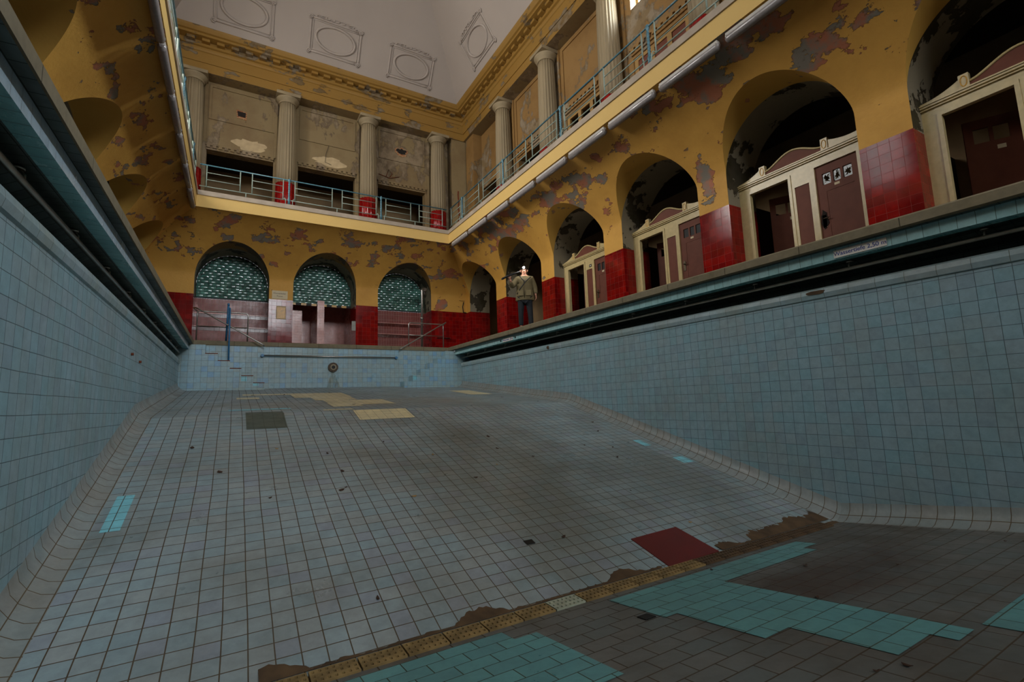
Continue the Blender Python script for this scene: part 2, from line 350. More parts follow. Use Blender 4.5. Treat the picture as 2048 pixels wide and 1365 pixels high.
# ---- pool floor
ys = [YE+.03, 12.5, YK1, 7, 5, YK2, 1.7, 0, -4, YR-GU]
mb = MB()
for a, b in zip(ys, ys[1:]):
    mi = 1 if b < YK2-.01 else 0
    x0, x1 = PXL+CC, PXR-CC
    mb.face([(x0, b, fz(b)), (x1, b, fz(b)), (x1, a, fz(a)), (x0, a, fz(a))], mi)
def ftile(pts, m, dz=.004):
    mb.face([(x, y, fz(y)+dz) for x, y in pts], m)
# relaid tile patches
def patch(x0, x1, y0, y1, m):
    if y0 < YK1 < y1: patch(x0, x1, y0, YK1, m); y0 = YK1
    ftile([(x0, y0), (x1, y0), (x1, y1), (x0, y1)], m)
patch(.21, 2.55, 13.2, 13.62, 4); patch(1.26, 2.55, 12.2, 13.2, 4); patch(1.6, 2.5, 11.4, 12.2, 4); patch(1.75, 2.3, 10.6, 11.4, 4)
patch(.08, .53, 12.15, 12.6, 4); patch(1.45, 1.98, 9.3, 9.46, 4); patch(1.93, 2.92, 8.56, 9.17, 4)
patch(5.7, 6.38, 12.0, 13.6, 4); patch(2.3, 3.05, 10.2, 11.3, 4)
patch(1.72, 2.3, 9.9, 10.7, 5); patch(.2, .77, 8.35, 9.38, 6)
patch(-.05, .95, 9.75, 9.95, 3)
patch(-.986, -.84, 5.69, 6.42, 3)
patch(6.4, 6.56, 6.3, 6.6, 3); patch(6.45, 6.7, 5.5, 5.75, 3)
# cyan bands in the deep end
patch(.1, 1.74, 2.2, 3.24, 2); patch(1.74, 1.92, 2.16, 3.05, 2)
patch(2.73, 5.46, 2.98, 3.2, 2); patch(3.72, 5.2, 2.84, 2.98, 2); patch(2.73, 2.85, 2.6, 2.98, 2)
patch(2.85, 3.72, 1.92, 2.98, 2); patch(3.1, 3.72, 1.33, 1.92, 2); patch(3.5, 3.72, 1.2, 1.33, 2)
patch(3.84, 5.2, .6, 1.2, 2)
# coved skirting along both long sides
for sx, xw in ((-1, PXR), (1, PXL)):
    for a, b in zip(ys, ys[1:]):
        n = max(1, int((a-b)/.6)); rows = []
        for t in range(n+1):
            y = a+(b-a)*t/n; z = fz(y)
            rows.append([(xw+sx*CC*(1-cos(q)), y, z+HC*(1-sin(q))) for q in [pi/2*(1-i/4) for i in range(5)]][::-1] if False else
                        [(xw+sx*CC*(1-cos(pi/2*i/4)), y, z+HC*(1-sin(pi/2*i/4))) for i in range(5)])
        i0 = len(mb.f); mb.grid(rows, 7, True)
        # uv: x = across (two tiles), y = along
        for t in range(n):
            for i in range(4):
                mb.uv[i0+t*4+i] = [(yy_, uu_) for uu_, yy_ in ((i/4*.304, rows[t][0][1]), ((i+1)/4*.304, rows[t][0][1]), ((i+1)/4*.304, rows[t+1][0][1]), (i/4*.304, rows[t+1][0][1]))]
M['covet'] = tile('coved skirting tile', '#829092', '#8a8f8e', '#54452f', bw=.152, bh=.152, mortar=.004, rough=.4, grime='#6d6552', ga=.45, bump=.6)
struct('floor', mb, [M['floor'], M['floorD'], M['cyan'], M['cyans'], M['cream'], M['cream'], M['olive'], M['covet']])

# ---- long pool walls with overflow gutter
def poolside(name, sx, edge, xw):
    """sx: +1 when outward is +x"""
    mb = MB(); d = abs(xw-edge)
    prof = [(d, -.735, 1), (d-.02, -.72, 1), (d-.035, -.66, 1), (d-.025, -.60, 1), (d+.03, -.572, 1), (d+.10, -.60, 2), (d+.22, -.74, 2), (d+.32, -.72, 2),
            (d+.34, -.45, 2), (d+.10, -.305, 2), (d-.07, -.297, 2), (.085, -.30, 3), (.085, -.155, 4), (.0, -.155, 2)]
    for a, b in zip(ys, ys[1:]):
        a2 = a
        mb.face([(xw, a2, fz(a2)+HC), (xw, b, fz(b)+HC), (xw, b, -.735), (xw, a2, -.735)][::(1 if sx > 0 else -1)], 0)
    y1, y0 = YB+.002, YR
    for p, q in zip(prof, prof[1:]):
        n = 1
        mb.face([(edge+sx*p[0], y0, p[1]), (edge+sx*q[0], y0, q[1]), (edge+sx*q[0], y1, q[1]), (edge+sx*p[0], y1, p[1])], q[2], q[2] == 1)
    return struct(name, mb, [M['pool'], M['bull'], M['tealdk'], M['teal'], M['tealw'] if sx > 0 else M['tealw_lit']])
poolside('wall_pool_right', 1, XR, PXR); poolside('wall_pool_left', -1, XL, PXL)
mb = MB()   # end walls of the basin
mb.box(PXL-.5, PXR+.5, YE+.012, YE+.3, -1.7, -.142)
struct('wall_pool_end', mb, M['poolend'])
mb = MB(); mb.box(PXL-.5, PXR+.5, YR-.6, YR-.02, -3.6, -.142); struct('wall_pool_rear', mb, M['pool'])
# stair blocks left and right in front of the end wall
lv = [-.18, -.41, -.605, -.82, -1.025, -1.23, -1.46]
for nme, xs, x_out, w in (('left', [-.69, -.39, -.095, .19, .49, .78], PXL-.01, 1), ('right', [6.38, 6.08, 5.79, 5.465, 5.19, 4.9], PXR+.01, -1)):
    mb = MB()
    zf = fz(YB)-.05
    out = [(x_out, zf), (x_out, lv[0])]
    x = xs[0]
    out.append((xs[0], lv[0]))
    for k in range(1, 6):
        out.append((xs[k-1], lv[k])); out.append((xs[k], lv[k]))
    out.append((xs[5], zf))
    # per-step solids keep faces convex
    mb.box(x_out, xs[0], YB, YE+.012, zf, lv[0]); mb.box(x_out, x_out+w*(-.6), YB-.0, YE+.3, -1.6, -.145)
    for k in range(1, 6): mb.box(xs[k-1], xs[k], YB, YE+.012, zf, lv[k])
    struct('wall_stair_'+nme, mb, M['poolend'])
    mb = MB()
    for k in range(0, 5):
        if nme == 'left': mb.box(xs[k]-.0, xs[k+1], YB-.008, YB+.03, lv[k+1]-.018, lv[k+1]+.003)
    if nme == 'left':
        mb.box(.19+.0, .33, YB-.004, YB, -1.19, -1.05, 1); mb.box(.49, .63, YB-.004, YB, -1.32, -1.235, 1)
        struct('trim_1', mb, [M['rust'], M['cyans']])
    else:
        mb = MB(); mb.box(5.2, 5.33, YB-.004, YB, -1.18, -1.045, 0); struct('trim_2', mb, [M['cyans']])

# ---- coping and deck
mb = MB()
def cope(pts_in, pts_out):
    pass
e = .018
ring = [((XL, YR), (XR, YR)), ((XR, YR), (XR, YE)), ((XR, YE), (XL, YE)), ((XL, YE), (XL, YR))]
inner = [(XL, YR), (XR, YR), (XR, YE), (XL, YE)]
def offs(d): return [(XL-d, YR-d), (XR+d, YR-d), (XR+d, YE+d), (XL-d, YE+d)]
lev = [(.12, -.15), (.03, -.15), (0, -.125), (0, -.02), (.02, 0), (.45, 0)]
for p, q in zip(lev, lev[1:]):
    A, Bq = offs(p[0]), offs(q[0])
    for k in range(4):
        j = (k+1) % 4
        mb.face([(*A[k], p[1]), (*A[j], p[1]), (*Bq[j], q[1]), (*Bq[k], q[1])])
M['coping'] = tile('granite coping slabs', '#7e745c', '#766d57', '#3d3729', bw=1.15, bh=9, mortar=.006, rough=.75, grime='#5f5844', ga=.4, gs=3, bump=.3)
struct('trim_coping', mb, M['coping'])
mb = MB()
A, Bq = offs(.45), [(WL-3, WB-.3), (WR+3, WB-.3), (WR+3, WE+3.2), (WL-3, WE+3.2)]
for k in range(4):
    j = (k+1) % 4; mb.face([(*A[k], -.001), (*A[j], -.001), (*Bq[j], -.001), (*Bq[k], -.001)])
struct('floor_deck', mb, M['deck'])

# ---------------------------------------------------------------- arcade with coved soffit
ZT, ZS, ZC, ZTOP, ZF, ZB = 1.705, 2.26, 2.35, 3.92, 4.28, 4.42
def cove_o(z, bo):
    if z <= ZC: return 0.
    a = min(1, (z-ZC)/(ZTOP-ZC)); return bo*(1-(1-a**1.32)**(1/1.32))
def frame(side):
    if side == 'right': return (lambda s, o, z: (WR-o, s, z)), WB, WE
    if side == 'left': return (lambda s, o, z: (WL+o, s, z)), WB, WE
    if side == 'end': return (lambda s, o, z: (s, WE-o, z)), WL, WR
    return (lambda s, o, z: (s, WB+o, z)), WL, WR
def arcade(side, arches, r, depth, openback=True):
    F, s0, s1 = frame(side)
    bo = BOE if side in ('end', 'rear') else BO; ob = BO if side in ('end', 'rear') else BOE
    mb = MB()
    def cl(s, o):
        m_ = o*ob/bo; return max(s0+m_, min(s1-m_, s))
    def P(s, o, z): return F(cl(s, o) if o > 0 else s, o, z)
    # column list (s, zstart)
    cols = []; s = s0
    for c in arches:
        a, b = c-r, c+r
        n = max(2, int((a-s)/.35)); cols += [(s+(a-s)*i/n, ZS) for i in range(n+1)]
        cols += [(c-r*cos(pi*i/48), ZS+r*sin(pi*i/48)) for i in range(1, 48)]
        s = b
    n = max(2, int((s1-s)/.35)); cols += [(s+(s1-s)*i/n, ZS) for i in range(n+1)]
    NR = 34; rows = []; zl = [ZS+(ZTOP-ZS)*(1-(1-i/NR)**1.6) for i in range(NR+1)]
    for s_, zs in cols:
        rows.append([P(s_, cove_o(max(z, zs), bo), max(z, zs)) for z in zl])
    def mf(a, b):
        return 1
    mb.grid(rows, sm=True, mfun=mf)
    # piers
    s = s0
    for c in list(arches)+[None]:
        b = (c-r) if c is not None else s1
        mb.face([F(s, 0, 0), F(b, 0, 0), F(b, 0, ZT), F(s, 0, ZT)], 2)
        mb.face([F(s, 0, ZT), F(b, 0, ZT), F(b, 0, ZS), F(s, 0, ZS)], 1)
        if c is not None: s = c+r
    for c in arches:
        arc = [(c-r*cos(pi*i/48), ZS+r*sin(pi*i/48)) for i in range(49)]
        mb.grid([[P(x, cove_o(z, bo)*k/3, z) for k in range(4)] for x, z in arc], 4)
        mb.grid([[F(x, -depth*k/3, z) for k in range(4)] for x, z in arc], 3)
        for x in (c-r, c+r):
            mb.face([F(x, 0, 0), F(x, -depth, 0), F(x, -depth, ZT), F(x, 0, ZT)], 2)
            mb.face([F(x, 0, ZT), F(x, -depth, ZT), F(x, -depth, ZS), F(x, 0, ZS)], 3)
    # back face of the arcade
    s = s0-1
    for c in list(arches)+[None]:
        b = (c-r) if c is not None else s1+1
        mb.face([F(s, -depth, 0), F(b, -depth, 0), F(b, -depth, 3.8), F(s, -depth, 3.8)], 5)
        if c is not None:
            s = c+r
            arc = [(c-r*cos(pi*i/48), ZS+r*sin(pi*i/48)) for i in range(49)]
            mb.grid([[F(x, -depth, z), F(x, -depth, 3.8)] for x, z in arc], 5, False)
    # gallery slab fascia
    c0, c1 = cl(s0, bo), cl(s1, bo)
    lo = [(bo, ZTOP, 1), (bo, ZF, 6), (bo+.03, ZF, 7), (bo+.03, ZB, 7), (-.5, ZB, 7)]
    for p, q in zip(lo, lo[1:]):
        def lim(o, lohi):
            return (s0+o*ob/bo if lohi == 0 else s1-o*ob/bo) if o > 0 else (s0-1 if lohi == 0 else s1+1)
        mb.face([F(lim(p[0], 0), p[0], p[1]), F(lim(p[0], 1), p[0], p[1]), F(lim(q[0], 1), q[0], q[1]), F(lim(q[0], 0), q[0], q[1])], q[2])
    return struct('wall_'+side, mb, [M['yellow'], M['cove'], M['red'], M['white'], M['sooty'] if side == 'end' else M['yellow'], M['dark'], M['fascia'], M['stone']])
AC = [2.888+2.958*(k+.5) for k in range(-4, 4)]          # arch centres on the long sides
AC = AC+[16.24]
AE = [-.115, 2.746, 5.67]
arcade('right', AC, 1.135, .9); arcade('left', AC, 1.135, .9)
arcade('end', AE, 1.06, .93); arcade('rear', [], 1, .5)
# rooms behind the arcades
mb = MB()
for (x0, x1, y0, y1) in ((WR+.9, WR+2.6, WB-.3, WE+3), (WL-2.6, WL-.9, WB-.3, WE+3)):
    xo = x1 if x0 > 0 else x0
    mb.face([(xo, y0, 0), (xo, y1, 0), (xo, y1, 3.8), (xo, y0, 3.8)], 0 if x0 < 0 else 1)
    mb.face([(x0, y0, 3.8), (x1, y0, 3.8), (x1, y1, 3.8), (x0, y1, 3.8)], 0)
    for y in (y0, WE+.4): mb.face([(x0, y, 0), (x1, y, 0), (x1, y, 3.8), (x0, y, 3.8)], 1)
    for k in range(0, 4):   # partitions between the cabins
        y = 2.888+2.958*(k if k < 3 else 3)
        mb.box(x0, x1, y-.05, y+.05, 0, 2.0, 0)
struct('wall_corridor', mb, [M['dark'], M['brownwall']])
mb = MB()   # shower rooms behind the end arches: pink tiled bays, middle one open
YG = WE+.93
for i, c in enumerate(AE):
    if i != 1:
        mb.box(c-1.08, c+1.08, YG-.0, YG+.1, 0, 1.76, 0)
        for za, zb_ in ((1.13, 1.24), (.68, .8)):
            mb.box(c-1.08, c+1.08, YG-.012, YG, za-.0, zb_, 1)
            mb.box(c-1.08, c+1.08, YG-.05, YG, zb_, zb_+.03, 2)
    else:
        mb.box(c-1.3, c+1.3, YG+1.9, YG+2, 0, 3.6, 2)
        mb.box(c-1.3, c-1.2, YG, YG+1.9, 0, 3.6, 2); mb.box(c+1.2, c+1.3, YG, YG+1.9, 0, 3.6, 2)
        mb.box(c-1.3, c+1.3, YG, YG+2, 2.4, 2.5, 2)
        mb.box(c-1.06, c-.62, YG+.3, YG+.38, 0, 1.6, 2)
struct('wall_shower_end', mb, [M['pink'], M['maroon'], M['pinkl']])
mb = MB(); mb.box(2.6, 2.84, YG-.1, YG+1.6, 0, 1.95)
one('partition_pier', mb, M['pinkl'], 'free-standing pale pink tiled partition in the open middle arch', 'partition')
# black and yellow edge board over the middle opening
mb = MB()
for k in range(12): mb.box(1.69+k*.177, 1.69+(k+1)*.177, YG-.06, YG-.02, 1.74, 1.82, k % 2)
one('hazard_strip', mb, [M['gold'], M['black']], 'black and yellow edging board under the middle glass brick arch', 'edging board')
# glass brick screens
for i, c in enumerate(AE):
    mb = MB(); zb0 = 1.8; rr = 1.06; bw, bh = .225, .098
    row = 0; z = zb0
    while z < ZS+rr:
        x = c-rr-(bw/2 if row % 2 else 0)
        while x < c+rr:
            x0, x1, z0, z1 = x+.006, x+bw-.006, z+.006, z+bh-.006
            zm = z1-ZS; lim = rr if zm <= 0 else (sqrt(max(0, rr*rr-zm*zm)))
            x0c, x1c = max(x0, c-lim), min(x1, c+lim)
            if x1c-x0c > .02:
                ta, tb = random.gauss(0, .012), random.gauss(0, .005); yb = YG-.006
                rws = []
                for a in range(4):
                    w_ = -1+2*a/3; rw = []
                    for b in range(5):
                        u_ = -1+2*b/4
                        rw.append(((x0c+x1c)/2+u_*(x1c-x0c)/2, yb-.004-.016*(1-abs(u_)**3)*(1-abs(w_)**2.5)-ta*u_*.5-tb*w_*.5-.004, (z0+z1)/2+w_*(z1-z0)/2))
                    rws.append(rw)
                mb.grid(rws)
            x += bw
        z += bh; row += 1
    # mortar bed
    mb.face([(c-rr, YG-.004, zb0-.04), (c+rr, YG-.004, zb0-.04)]+[(c+rr*cos(pi*k/24), YG-.004, ZS+rr*sin(pi*k/24)) for k in range(25)], 1)
    wo = struct('window_%d' % (i+1), mb, [M['gbrick'], M['black']])

# ---------------------------------------------------------------- upper storey
ZA, OU = 9.31, -.5                     # soffit of the entablature; back wall offset
def wall_rects(mb, F, s0, s1, z0, z1, o, rects, m=0, rev=.3, mr=None):
    ss = sorted(set([s0, s1]+[r[0] for r in rects]+[r[1] for r in rects])); zz = sorted(set([z0, z1]+[r[2] for r in rects]+[r[3] for r in rects]))
    for a, b in zip(ss, ss[1:]):
        for c, d in zip(zz, zz[1:]):
            cs, cz = (a+b)/2, (c+d)/2
            if any(r[0] < cs < r[1] and r[2] < cz < r[3] for r in rects): continue
            mb.face([F(a, o, c), F(b, o, c), F(b, o, d), F(a, o, d)], m)
    for r in rects:
        a, b, c, d = r
        for q in ([(a, c), (b, c)], [(a, d), (b, d)], [(a, c), (a, d)], [(b, c), (b, d)]):
            mb.face([F(q[0][0], o, q[0][1]), F(q[1][0], o, q[1][1]), F(q[1][0], o-rev, q[1][1]), F(q[0][0], o-rev, q[0][1])], mr if mr is not None else m)
def fbox(mb, F, a, b, o0, o1, c, d, m=0):
    p, q = F(a, o0, c), F(b, o1, d); mb.box(p[0], q[0], p[1], q[1], p[2], q[2], m)
CE = [-1.48, 1.37, 4.28, 7.18]          # columns of the end wall
CS = [14.6-2.93*k for k in range(9)]    # columns of the long sides
def panel(mb, F, a, b, c, d, o, m=0):
    w, t = .07, .035
    fbox(mb, F, a, b, o, o+t, d-w, d, m); fbox(mb, F, a, b, o, o+t, c, c+w, m)
    fbox(mb, F, a, a+w, o, o+t, c+w, d-w, m); fbox(mb, F, b-w, b, o, o+t, c+w, d-w, m)
def lintel(mb, F, a, b, z, o, m=0):
    fbox(mb, F, a, b, o, o+.1, z+.14, z+.2, m); fbox(mb, F, a+.02, b-.02, o, o+.05, z, z+.14, m)
    n = int((b-a)/.17)
    for k in range(n): fbox(mb, F, a+(b-a)*(k+.15)/n, a+(b-a)*(k+.75)/n, o+.05, o+.1, z+.06, z+.14, m)
# end wall
F, s0, s1 = frame('end'); mb = MB()
eo = [(-1.06, .99, ZB, 6.82), (1.79, 3.84, ZB, 6.86), (4.72, 6.7, ZB, 6.8)]
wall_rects(mb, F, WL-.6, WR+.6, ZB, ZA+1.2, OU, eo, 0)
for a, b, c, d in eo:
    panel(mb, F, a+.02, b-.02, 8.15 if False else 7.95, 9.2, OU); lintel(mb, F, a-.03, b+.03, d, OU)
for c in CE: fbox(mb, F, c-.4, c-.3, OU, OU+.05, ZB, ZA); fbox(mb, F, c+.3, c+.4, OU, OU+.05, ZB, ZA)
fbox(mb, F, 7.75, 8.9, OU, -.05, ZB, ZA)            # corner pier
fbox(mb, F, -3.3, -2.05, OU, -.05, ZB, ZA)
struct('wall_upper_end', mb, M['upper'])
# long sides
for side in ('right', 'left'):
    F, s0, s1 = frame(side); mb = MB(); rects = []
    for k, (a, b) in enumerate(zip(CS, CS[1:])):
        m_ = (a+b)/2
        if side == 'left' and k < 4: rects.append((m_-.9, m_+.9, 5.3, 9.15)); continue  # unseen tall left windows, added for the light on the right side
        rects.append((m_-.88, m_+.88, ZB, 6.82))
        if k >= 2: rects.append((m_-.85, m_+.85, 8.25, 9.15))
    if side == 'right': rects.append((15.6, 16.9, ZB, 6.9))
    wall_rects(mb, F, WB, WE+.6, ZB, ZA+1.2, OU, rects, 0, .35)
    for k, (a, b) in enumerate(zip(CS, CS[1:])):
        m_ = (a+b)/2
        if side == 'left' and k < 4: continue
        lintel(mb, F, m_-.92, m_+.92, 6.9, OU)
        if k < 2: panel(mb, F, m_-.95, m_+.95, 7.3, 9.2, OU)
    fbox(mb, F, 16.95, 17.65, OU, -.1, ZB, ZA)
    for c in CS: fbox(mb, F, c-.4, c-.3, OU, OU+.05, ZB, ZA); fbox(mb, F, c+.3, c+.4, OU, OU+.05, ZB, ZA)
    struct('wall_upper_'+side, mb, M['uppery'])
# rear upper wall with unseen tall windows, sized for the light they give
F, s0, s1 = frame('rear'); mb = MB()
rr_ = [(x-1.2, x+1.2, 5.2, 9.2) for x in (-.2, 2.83, 5.86)]
wall_rects(mb, F, WL-.6, WR+.6, ZB, ZA+1.2, OU, rr_, 0, .4)
struct('wall_upper_rear', mb, M['uppery'])
# rooms behind the gallery openings
mb = MB()
for (x0, x1, y0, y1, wy) in ((WL-.6, WR+.6, WE+.52, WE+2.9, 1),):
    mb.face([(x0, y1, ZB), (x1, y1, ZB), (x1, y1, 7.2), (x0, y1, 7.2)], 0); mb.face([(x0, y0, 7.2), (x1, y0, 7.2), (x1, y1, 7.2), (x0, y1, 7.2)], 1)
    mb.face([(x0, y0, ZB), (x1, y0, ZB), (x1, y1, ZB), (x0, y1, ZB)], 0)
    for x in (x0, x1): mb.face([(x, y0, ZB), (x, y1, ZB), (x, y1, 7.2), (x, y0, 7.2)], 1)
for x0, x1, ye in ((WR+.52, WR+2.6, WE+.6), (WL-2.6, WL-.52, 2.6)):
    xo = x1 if x0 > 0 else x0
    mb.face([(xo, WB, ZB), (xo, ye, ZB), (xo, ye, 7.2), (xo, WB, 7.2)], 1)
    for z in (ZB, 7.2): mb.face([(x0, WB, z), (x1, WB, z), (x1, ye, z), (x0, ye, z)], 1)
    for y in (WB, ye-.05): mb.face([(x0, y, ZB), (x1, y, ZB), (x1, y, 7.2), (x0, y, 7.2)], 1)
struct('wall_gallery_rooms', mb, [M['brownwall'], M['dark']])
# wooden three-light door screens in the side gallery bays
for side in ('right', 'left'):
    F, s0, s1 = frame(side)
    for k, (a, b) in enumerate(zip(CS, CS[1:])):
        if k > 4 or k == 0 or side == 'left': continue
        m_ = (a+b)/2; mb = MB()
        o = OU-.12
        fbox(mb, F, m_-.88, m_+.88, o, o+.08, 6.72, 6.82)
        for t in range(4):
            s_ = m_-.82+t*.547; fbox(mb, F, s_-.07, s_+.07, o, o+.08, ZB, 6.72)
        w = struct('window_%d' % (10+k), mb, M['ochre'])
        mb = MB()
        for t in range(3):
            s_ = m_-.82+t*.547
            fbox(mb, F, s_+.07, s_+.477, o+.02, o+.05, ZB, 6.72)
        if k >= 2: struct('window_panel', mb, M['cabbrown'], w)
# clerestory windows: frame and pane; also the unseen added ones, left and rear
def winframe(F, r, o, name, nx=2, nz=1, t=.07):
    a, b, c, d = r; mb = MB()
    fbox(mb, F, a, b, o, o+.06, c, c+t); fbox(mb, F, a, b, o, o+.06, d-t, d); fbox(mb, F, a, a+t, o, o+.06, c, d); fbox(mb, F, b-t, b, o, o+.06, c, d)
    for k in range(1, nx): fbox(mb, F, a+(b-a)*k/nx-.02, a+(b-a)*k/nx+.02, o, o+.05, c, d)
    for k in range(1, nz): fbox(mb, F, a, b, o, o+.05, c+(d-c)*k/nz-.02, c+(d-c)*k/nz+.02)
    w = struct(name, mb, M['cabcream'])
    mb = MB(); mb.face([F(a, o+.02, c), F(b, o+.02, c), F(b, o+.02, d), F(a, o+.02, d)]); struct('window_pane', mb, M['pane'], w)
n = 40
for side in ('right', 'left'):
    F, s0, s1 = frame(side)
    for k, (a, b) in enumerate(zip(CS, CS[1:])):
        m_ = (a+b)/2
        if side == 'left' and k < 4: winframe(F, (m_-.9, m_+.9, 5.3, 9.15), OU-.3, 'window_%d' % n, 3, 5); n += 1
        elif k >= 2: winframe(F, (m_-.85, m_+.85, 8.25, 9.15), OU-.3, 'window_%d' % n); n += 1
F, s0, s1 = frame('rear')
for r in rr_: winframe(F, r, OU-.35, 'window_%d' % n, 3, 4); n += 1

# entablature and cornice as one ring
prof = [(-.52, ZA), (0, ZA), (0, 9.62), (.03, 9.62), (.03, 9.98), (.06, 10.0), (.08, 10.06), (.08, 10.12), (.14, 10.14), (.14, 10.30), (.40, 10.32), (.40, 10.40), (.46, 10.42), (.52, 10.5), (.55, 10.56), (.50, 10.56)]
mb = MB()
def ringp(d, z): return [(WL+d, WB+d, z), (WR-d, WB+d, z), (WR-d, WE-d, z), (WL+d, WE-d, z)]
for p, q in zip(prof, prof[1:]):
    A, Bq = ringp(*p), ringp(*q)
    for k in range(4):
        j = (k+1) % 4; mb.face([A[k], A[j], Bq[j], Bq[k]], 1 if p == prof[0] else 0)
for side in ('right', 'left', 'end', 'rear'):
    F, s0, s1 = frame(side); L_ = s1-s0-.8; n = int(L_/.42)
    for k in range(n):
        a = s0+.4+L_*(k+.25)/n; fbox(mb, F, a, a+.22, .14, .30, 10.22, 10.321)
struct('trim_entablature', mb, [M['frieze'], M['upper']])
# vaulted ceiling: nested rings of a coved vault
mb = MB(); rings = []
def vz(d): return 10.55+1.75*d-.178*d*d
N_ = 24; D = (WR-WL)/2-.5
for i in range(N_+1):
    d = D*(i/N_); rings.append((d, vz(d)))
for (d0, z0), (d1, z1) in zip(rings, rings[1:]):
    A, Bq = ringp(.5+d0, z0), ringp(.5+d1, z1)
    for k in range(4):
        j = (k+1) % 4; mb.face([A[k], A[j], Bq[j], Bq[k]])
struct('ceiling', mb, M['ceil'])
mb = MB(); mb.box(WL-3.2, WR+3.2, WB-1.2, WE+3.4, 15.2, 15.3); mb.face([(WL-.6, WB-.6, ZA+1.1), (WL+.5, WB+.5, 10.56), (WL+.5, WE-.5, 10.56), (WL-.6, WE+.6, ZA+1.1)]); mb.face([(WR+.6, WB-.6, ZA+1.1), (WR-.5, WB+.5, 10.56), (WR-.5, WE-.5, 10.56), (WR+.6, WE+.6, ZA+1.1)])
mb.face([(WL-.6, WE+.6, ZA+1.1), (WL+.5, WE-.5, 10.56), (WR-.5, WE-.5, 10.56), (WR+.6, WE+.6, ZA+1.1)]); mb.face([(WL-.6, WB-.6, ZA+1.1), (WL+.5, WB+.5, 10.56), (WR-.5, WB+.5, 10.56), (WR+.6, WB-.6, ZA+1.1)])
struct('ceiling_roof', mb, M['dark'])
# stucco frames with sunk ovals on the vault
def vaultpt(side, s, h):
    """h measured up the vault from the cornice"""
    d = .12
    dd = h; z = vz(dd)
    F = frame(side)[0]; return Vector(F(s, .5+dd, z))
def medallion(side, c, label):
    mb = MB(); n = 28
    def V(u, w, e=0.):
        p = vaultpt(side, c+u, .16+w*.46); q = vaultpt(side, c+u, .16+w*.46+.02); tt = (q-p).normalized()
        al = Vector((1, 0, 0)) if side == 'end' else Vector((0, 1, 0)); nn = al.cross(tt)
        cen = Vector((2.83, 3.4, 9)); nn = nn if nn.dot(cen-p) > 0 else -nn
        return p+nn*e
    for rr, ee, tr in ((1.0, .01, .045), (.9, .0, .012)):
        pts = [V(.68*rr*cos(2*pi*k/n), .62+.47*rr*sin(2*pi*k/n), ee) for k in range(n+1)]; mb.tube(pts, tr, 0, 6, False)
    for (u0, w0, u1, w1, r_) in ((-.86, .0, .86, .0, .035), (-.86, 1.24, .86, 1.24, .03), (-.86, 0, -.86, 1.24, .03), (.86, 0, .86, 1.24, .03),
                                 (-.78, .08, .78, .08, .015), (-.78, 1.16, .78, 1.16, .015), (-.78, .08, -.78, 1.16, .015), (.78, .08, .78, 1.16, .015)):
        mb.tube([V(u0+(u1-u0)*t/6, w0+(w1-w0)*t/6, .01) for t in range(7)], r_, 0, 6)
    for u, w in ((-.86, 0), (.86, 0), (-.86, 1.24), (.86, 1.24)):       # corner scrolls
        mb.tube([V(u+.09*t/14*cos(t*.8), w+.09*t/14*sin(t*.8), .03) for t in range(15)], .022, 0, 6)
    rnd = random.Random(int(c*10))
    for k in range(9):                                                   # crest of scrollwork
        u = -.62+k*.155; mb.tube([V(u+.07*cos(t*.7+k), 1.33+.045*sin(t*.7+k)+.03*cos(u*3), .02) for t in range(7)], .018, 0, 5)
    for k in range(14):
        u = -.75+k*.115; mb.tube([V(u, -.03, .02), V(u+.07, .03, .02)], .016, 0, 5)
    one('ceiling_medallion', mb, M['stucco'], label, 'stucco frame')
medallion('end', -.1, 'white stucco frame with sunk oval, leftmost above the end cornice')
medallion('end', 2.8, 'white stucco frame with sunk oval, middle one above the end cornice')
medallion('end', 5.65, 'smallest white stucco frame with sunk oval, nearest the far ceiling corner')
medallion('right', 14.3, 'white stucco frame with oval on the right vault above the long cornice')

# ---------------------------------------------------------------- columns
def column(F, s, label, group):
    p = F(s, -.22, ZB); t = thing('fluted_column', label, 'column', p, group)
    mb = MB(); mb.lathe((p[0], p[1], 0), [(ZB+1.5, .32), (6.5, .318), (7.5, .305), (8.6, .28), (8.98, .265)], 0, 120, .075, 20)
    obj('shaft', mb, M['shaft'], t)
    mb = MB(); mb.lathe((p[0], p[1], 0), [(ZB+.01, .335), (ZB+1.5, .332), (ZB+1.52, .32)], 0, 96, .06, 16)
    q = obj('red_tiled_base', mb, M['red'], t); q['label'] = 'glossy red tiled foot of the shaft'
    mb = MB(); mb.lathe((p[0], p[1], 0), [(8.98, .275), (9.0, .3), (9.02, .275), (9.06, .29), (9.13, .37), (9.18, .385), (9.2, .36)], 0, 32)
    obj('capital', mb, M['shaft'], t)
    mb = MB(); mb.box(p[0]-.39, p[0]+.39, p[1]-.39 if False else p[1]-.36, p[1]+.36, 9.2, ZA-.002); obj('abacus', mb, M['shaft'], t)
F = frame('end')[0]
for c, l in zip(CE, ('leftmost fluted column of the end wall, beside the left row of tube lamps', 'fluted column on the end wall between the first and second dark openings',
                     'fluted column on the end wall between the second and third dark openings', 'rightmost fluted column of the end wall, next to the cracked corner')):
    column(F, c, l, 'fluted columns of the end gallery')
F = frame('right')[0]
for k, c in enumerate(CS[:6]):
    column(F, c, ('fluted column of the right gallery nearest the far corner', 'second fluted column of the right gallery counted from the far corner',
                  'tall fluted column of the right gallery just before the bright window', 'fluted column at the top edge behind the near railing, past the bright window',
                  'fluted column of the right gallery beyond the top right edge', 'near fluted column of the right gallery, above the cabins')[k], 'fluted columns of the right gallery')

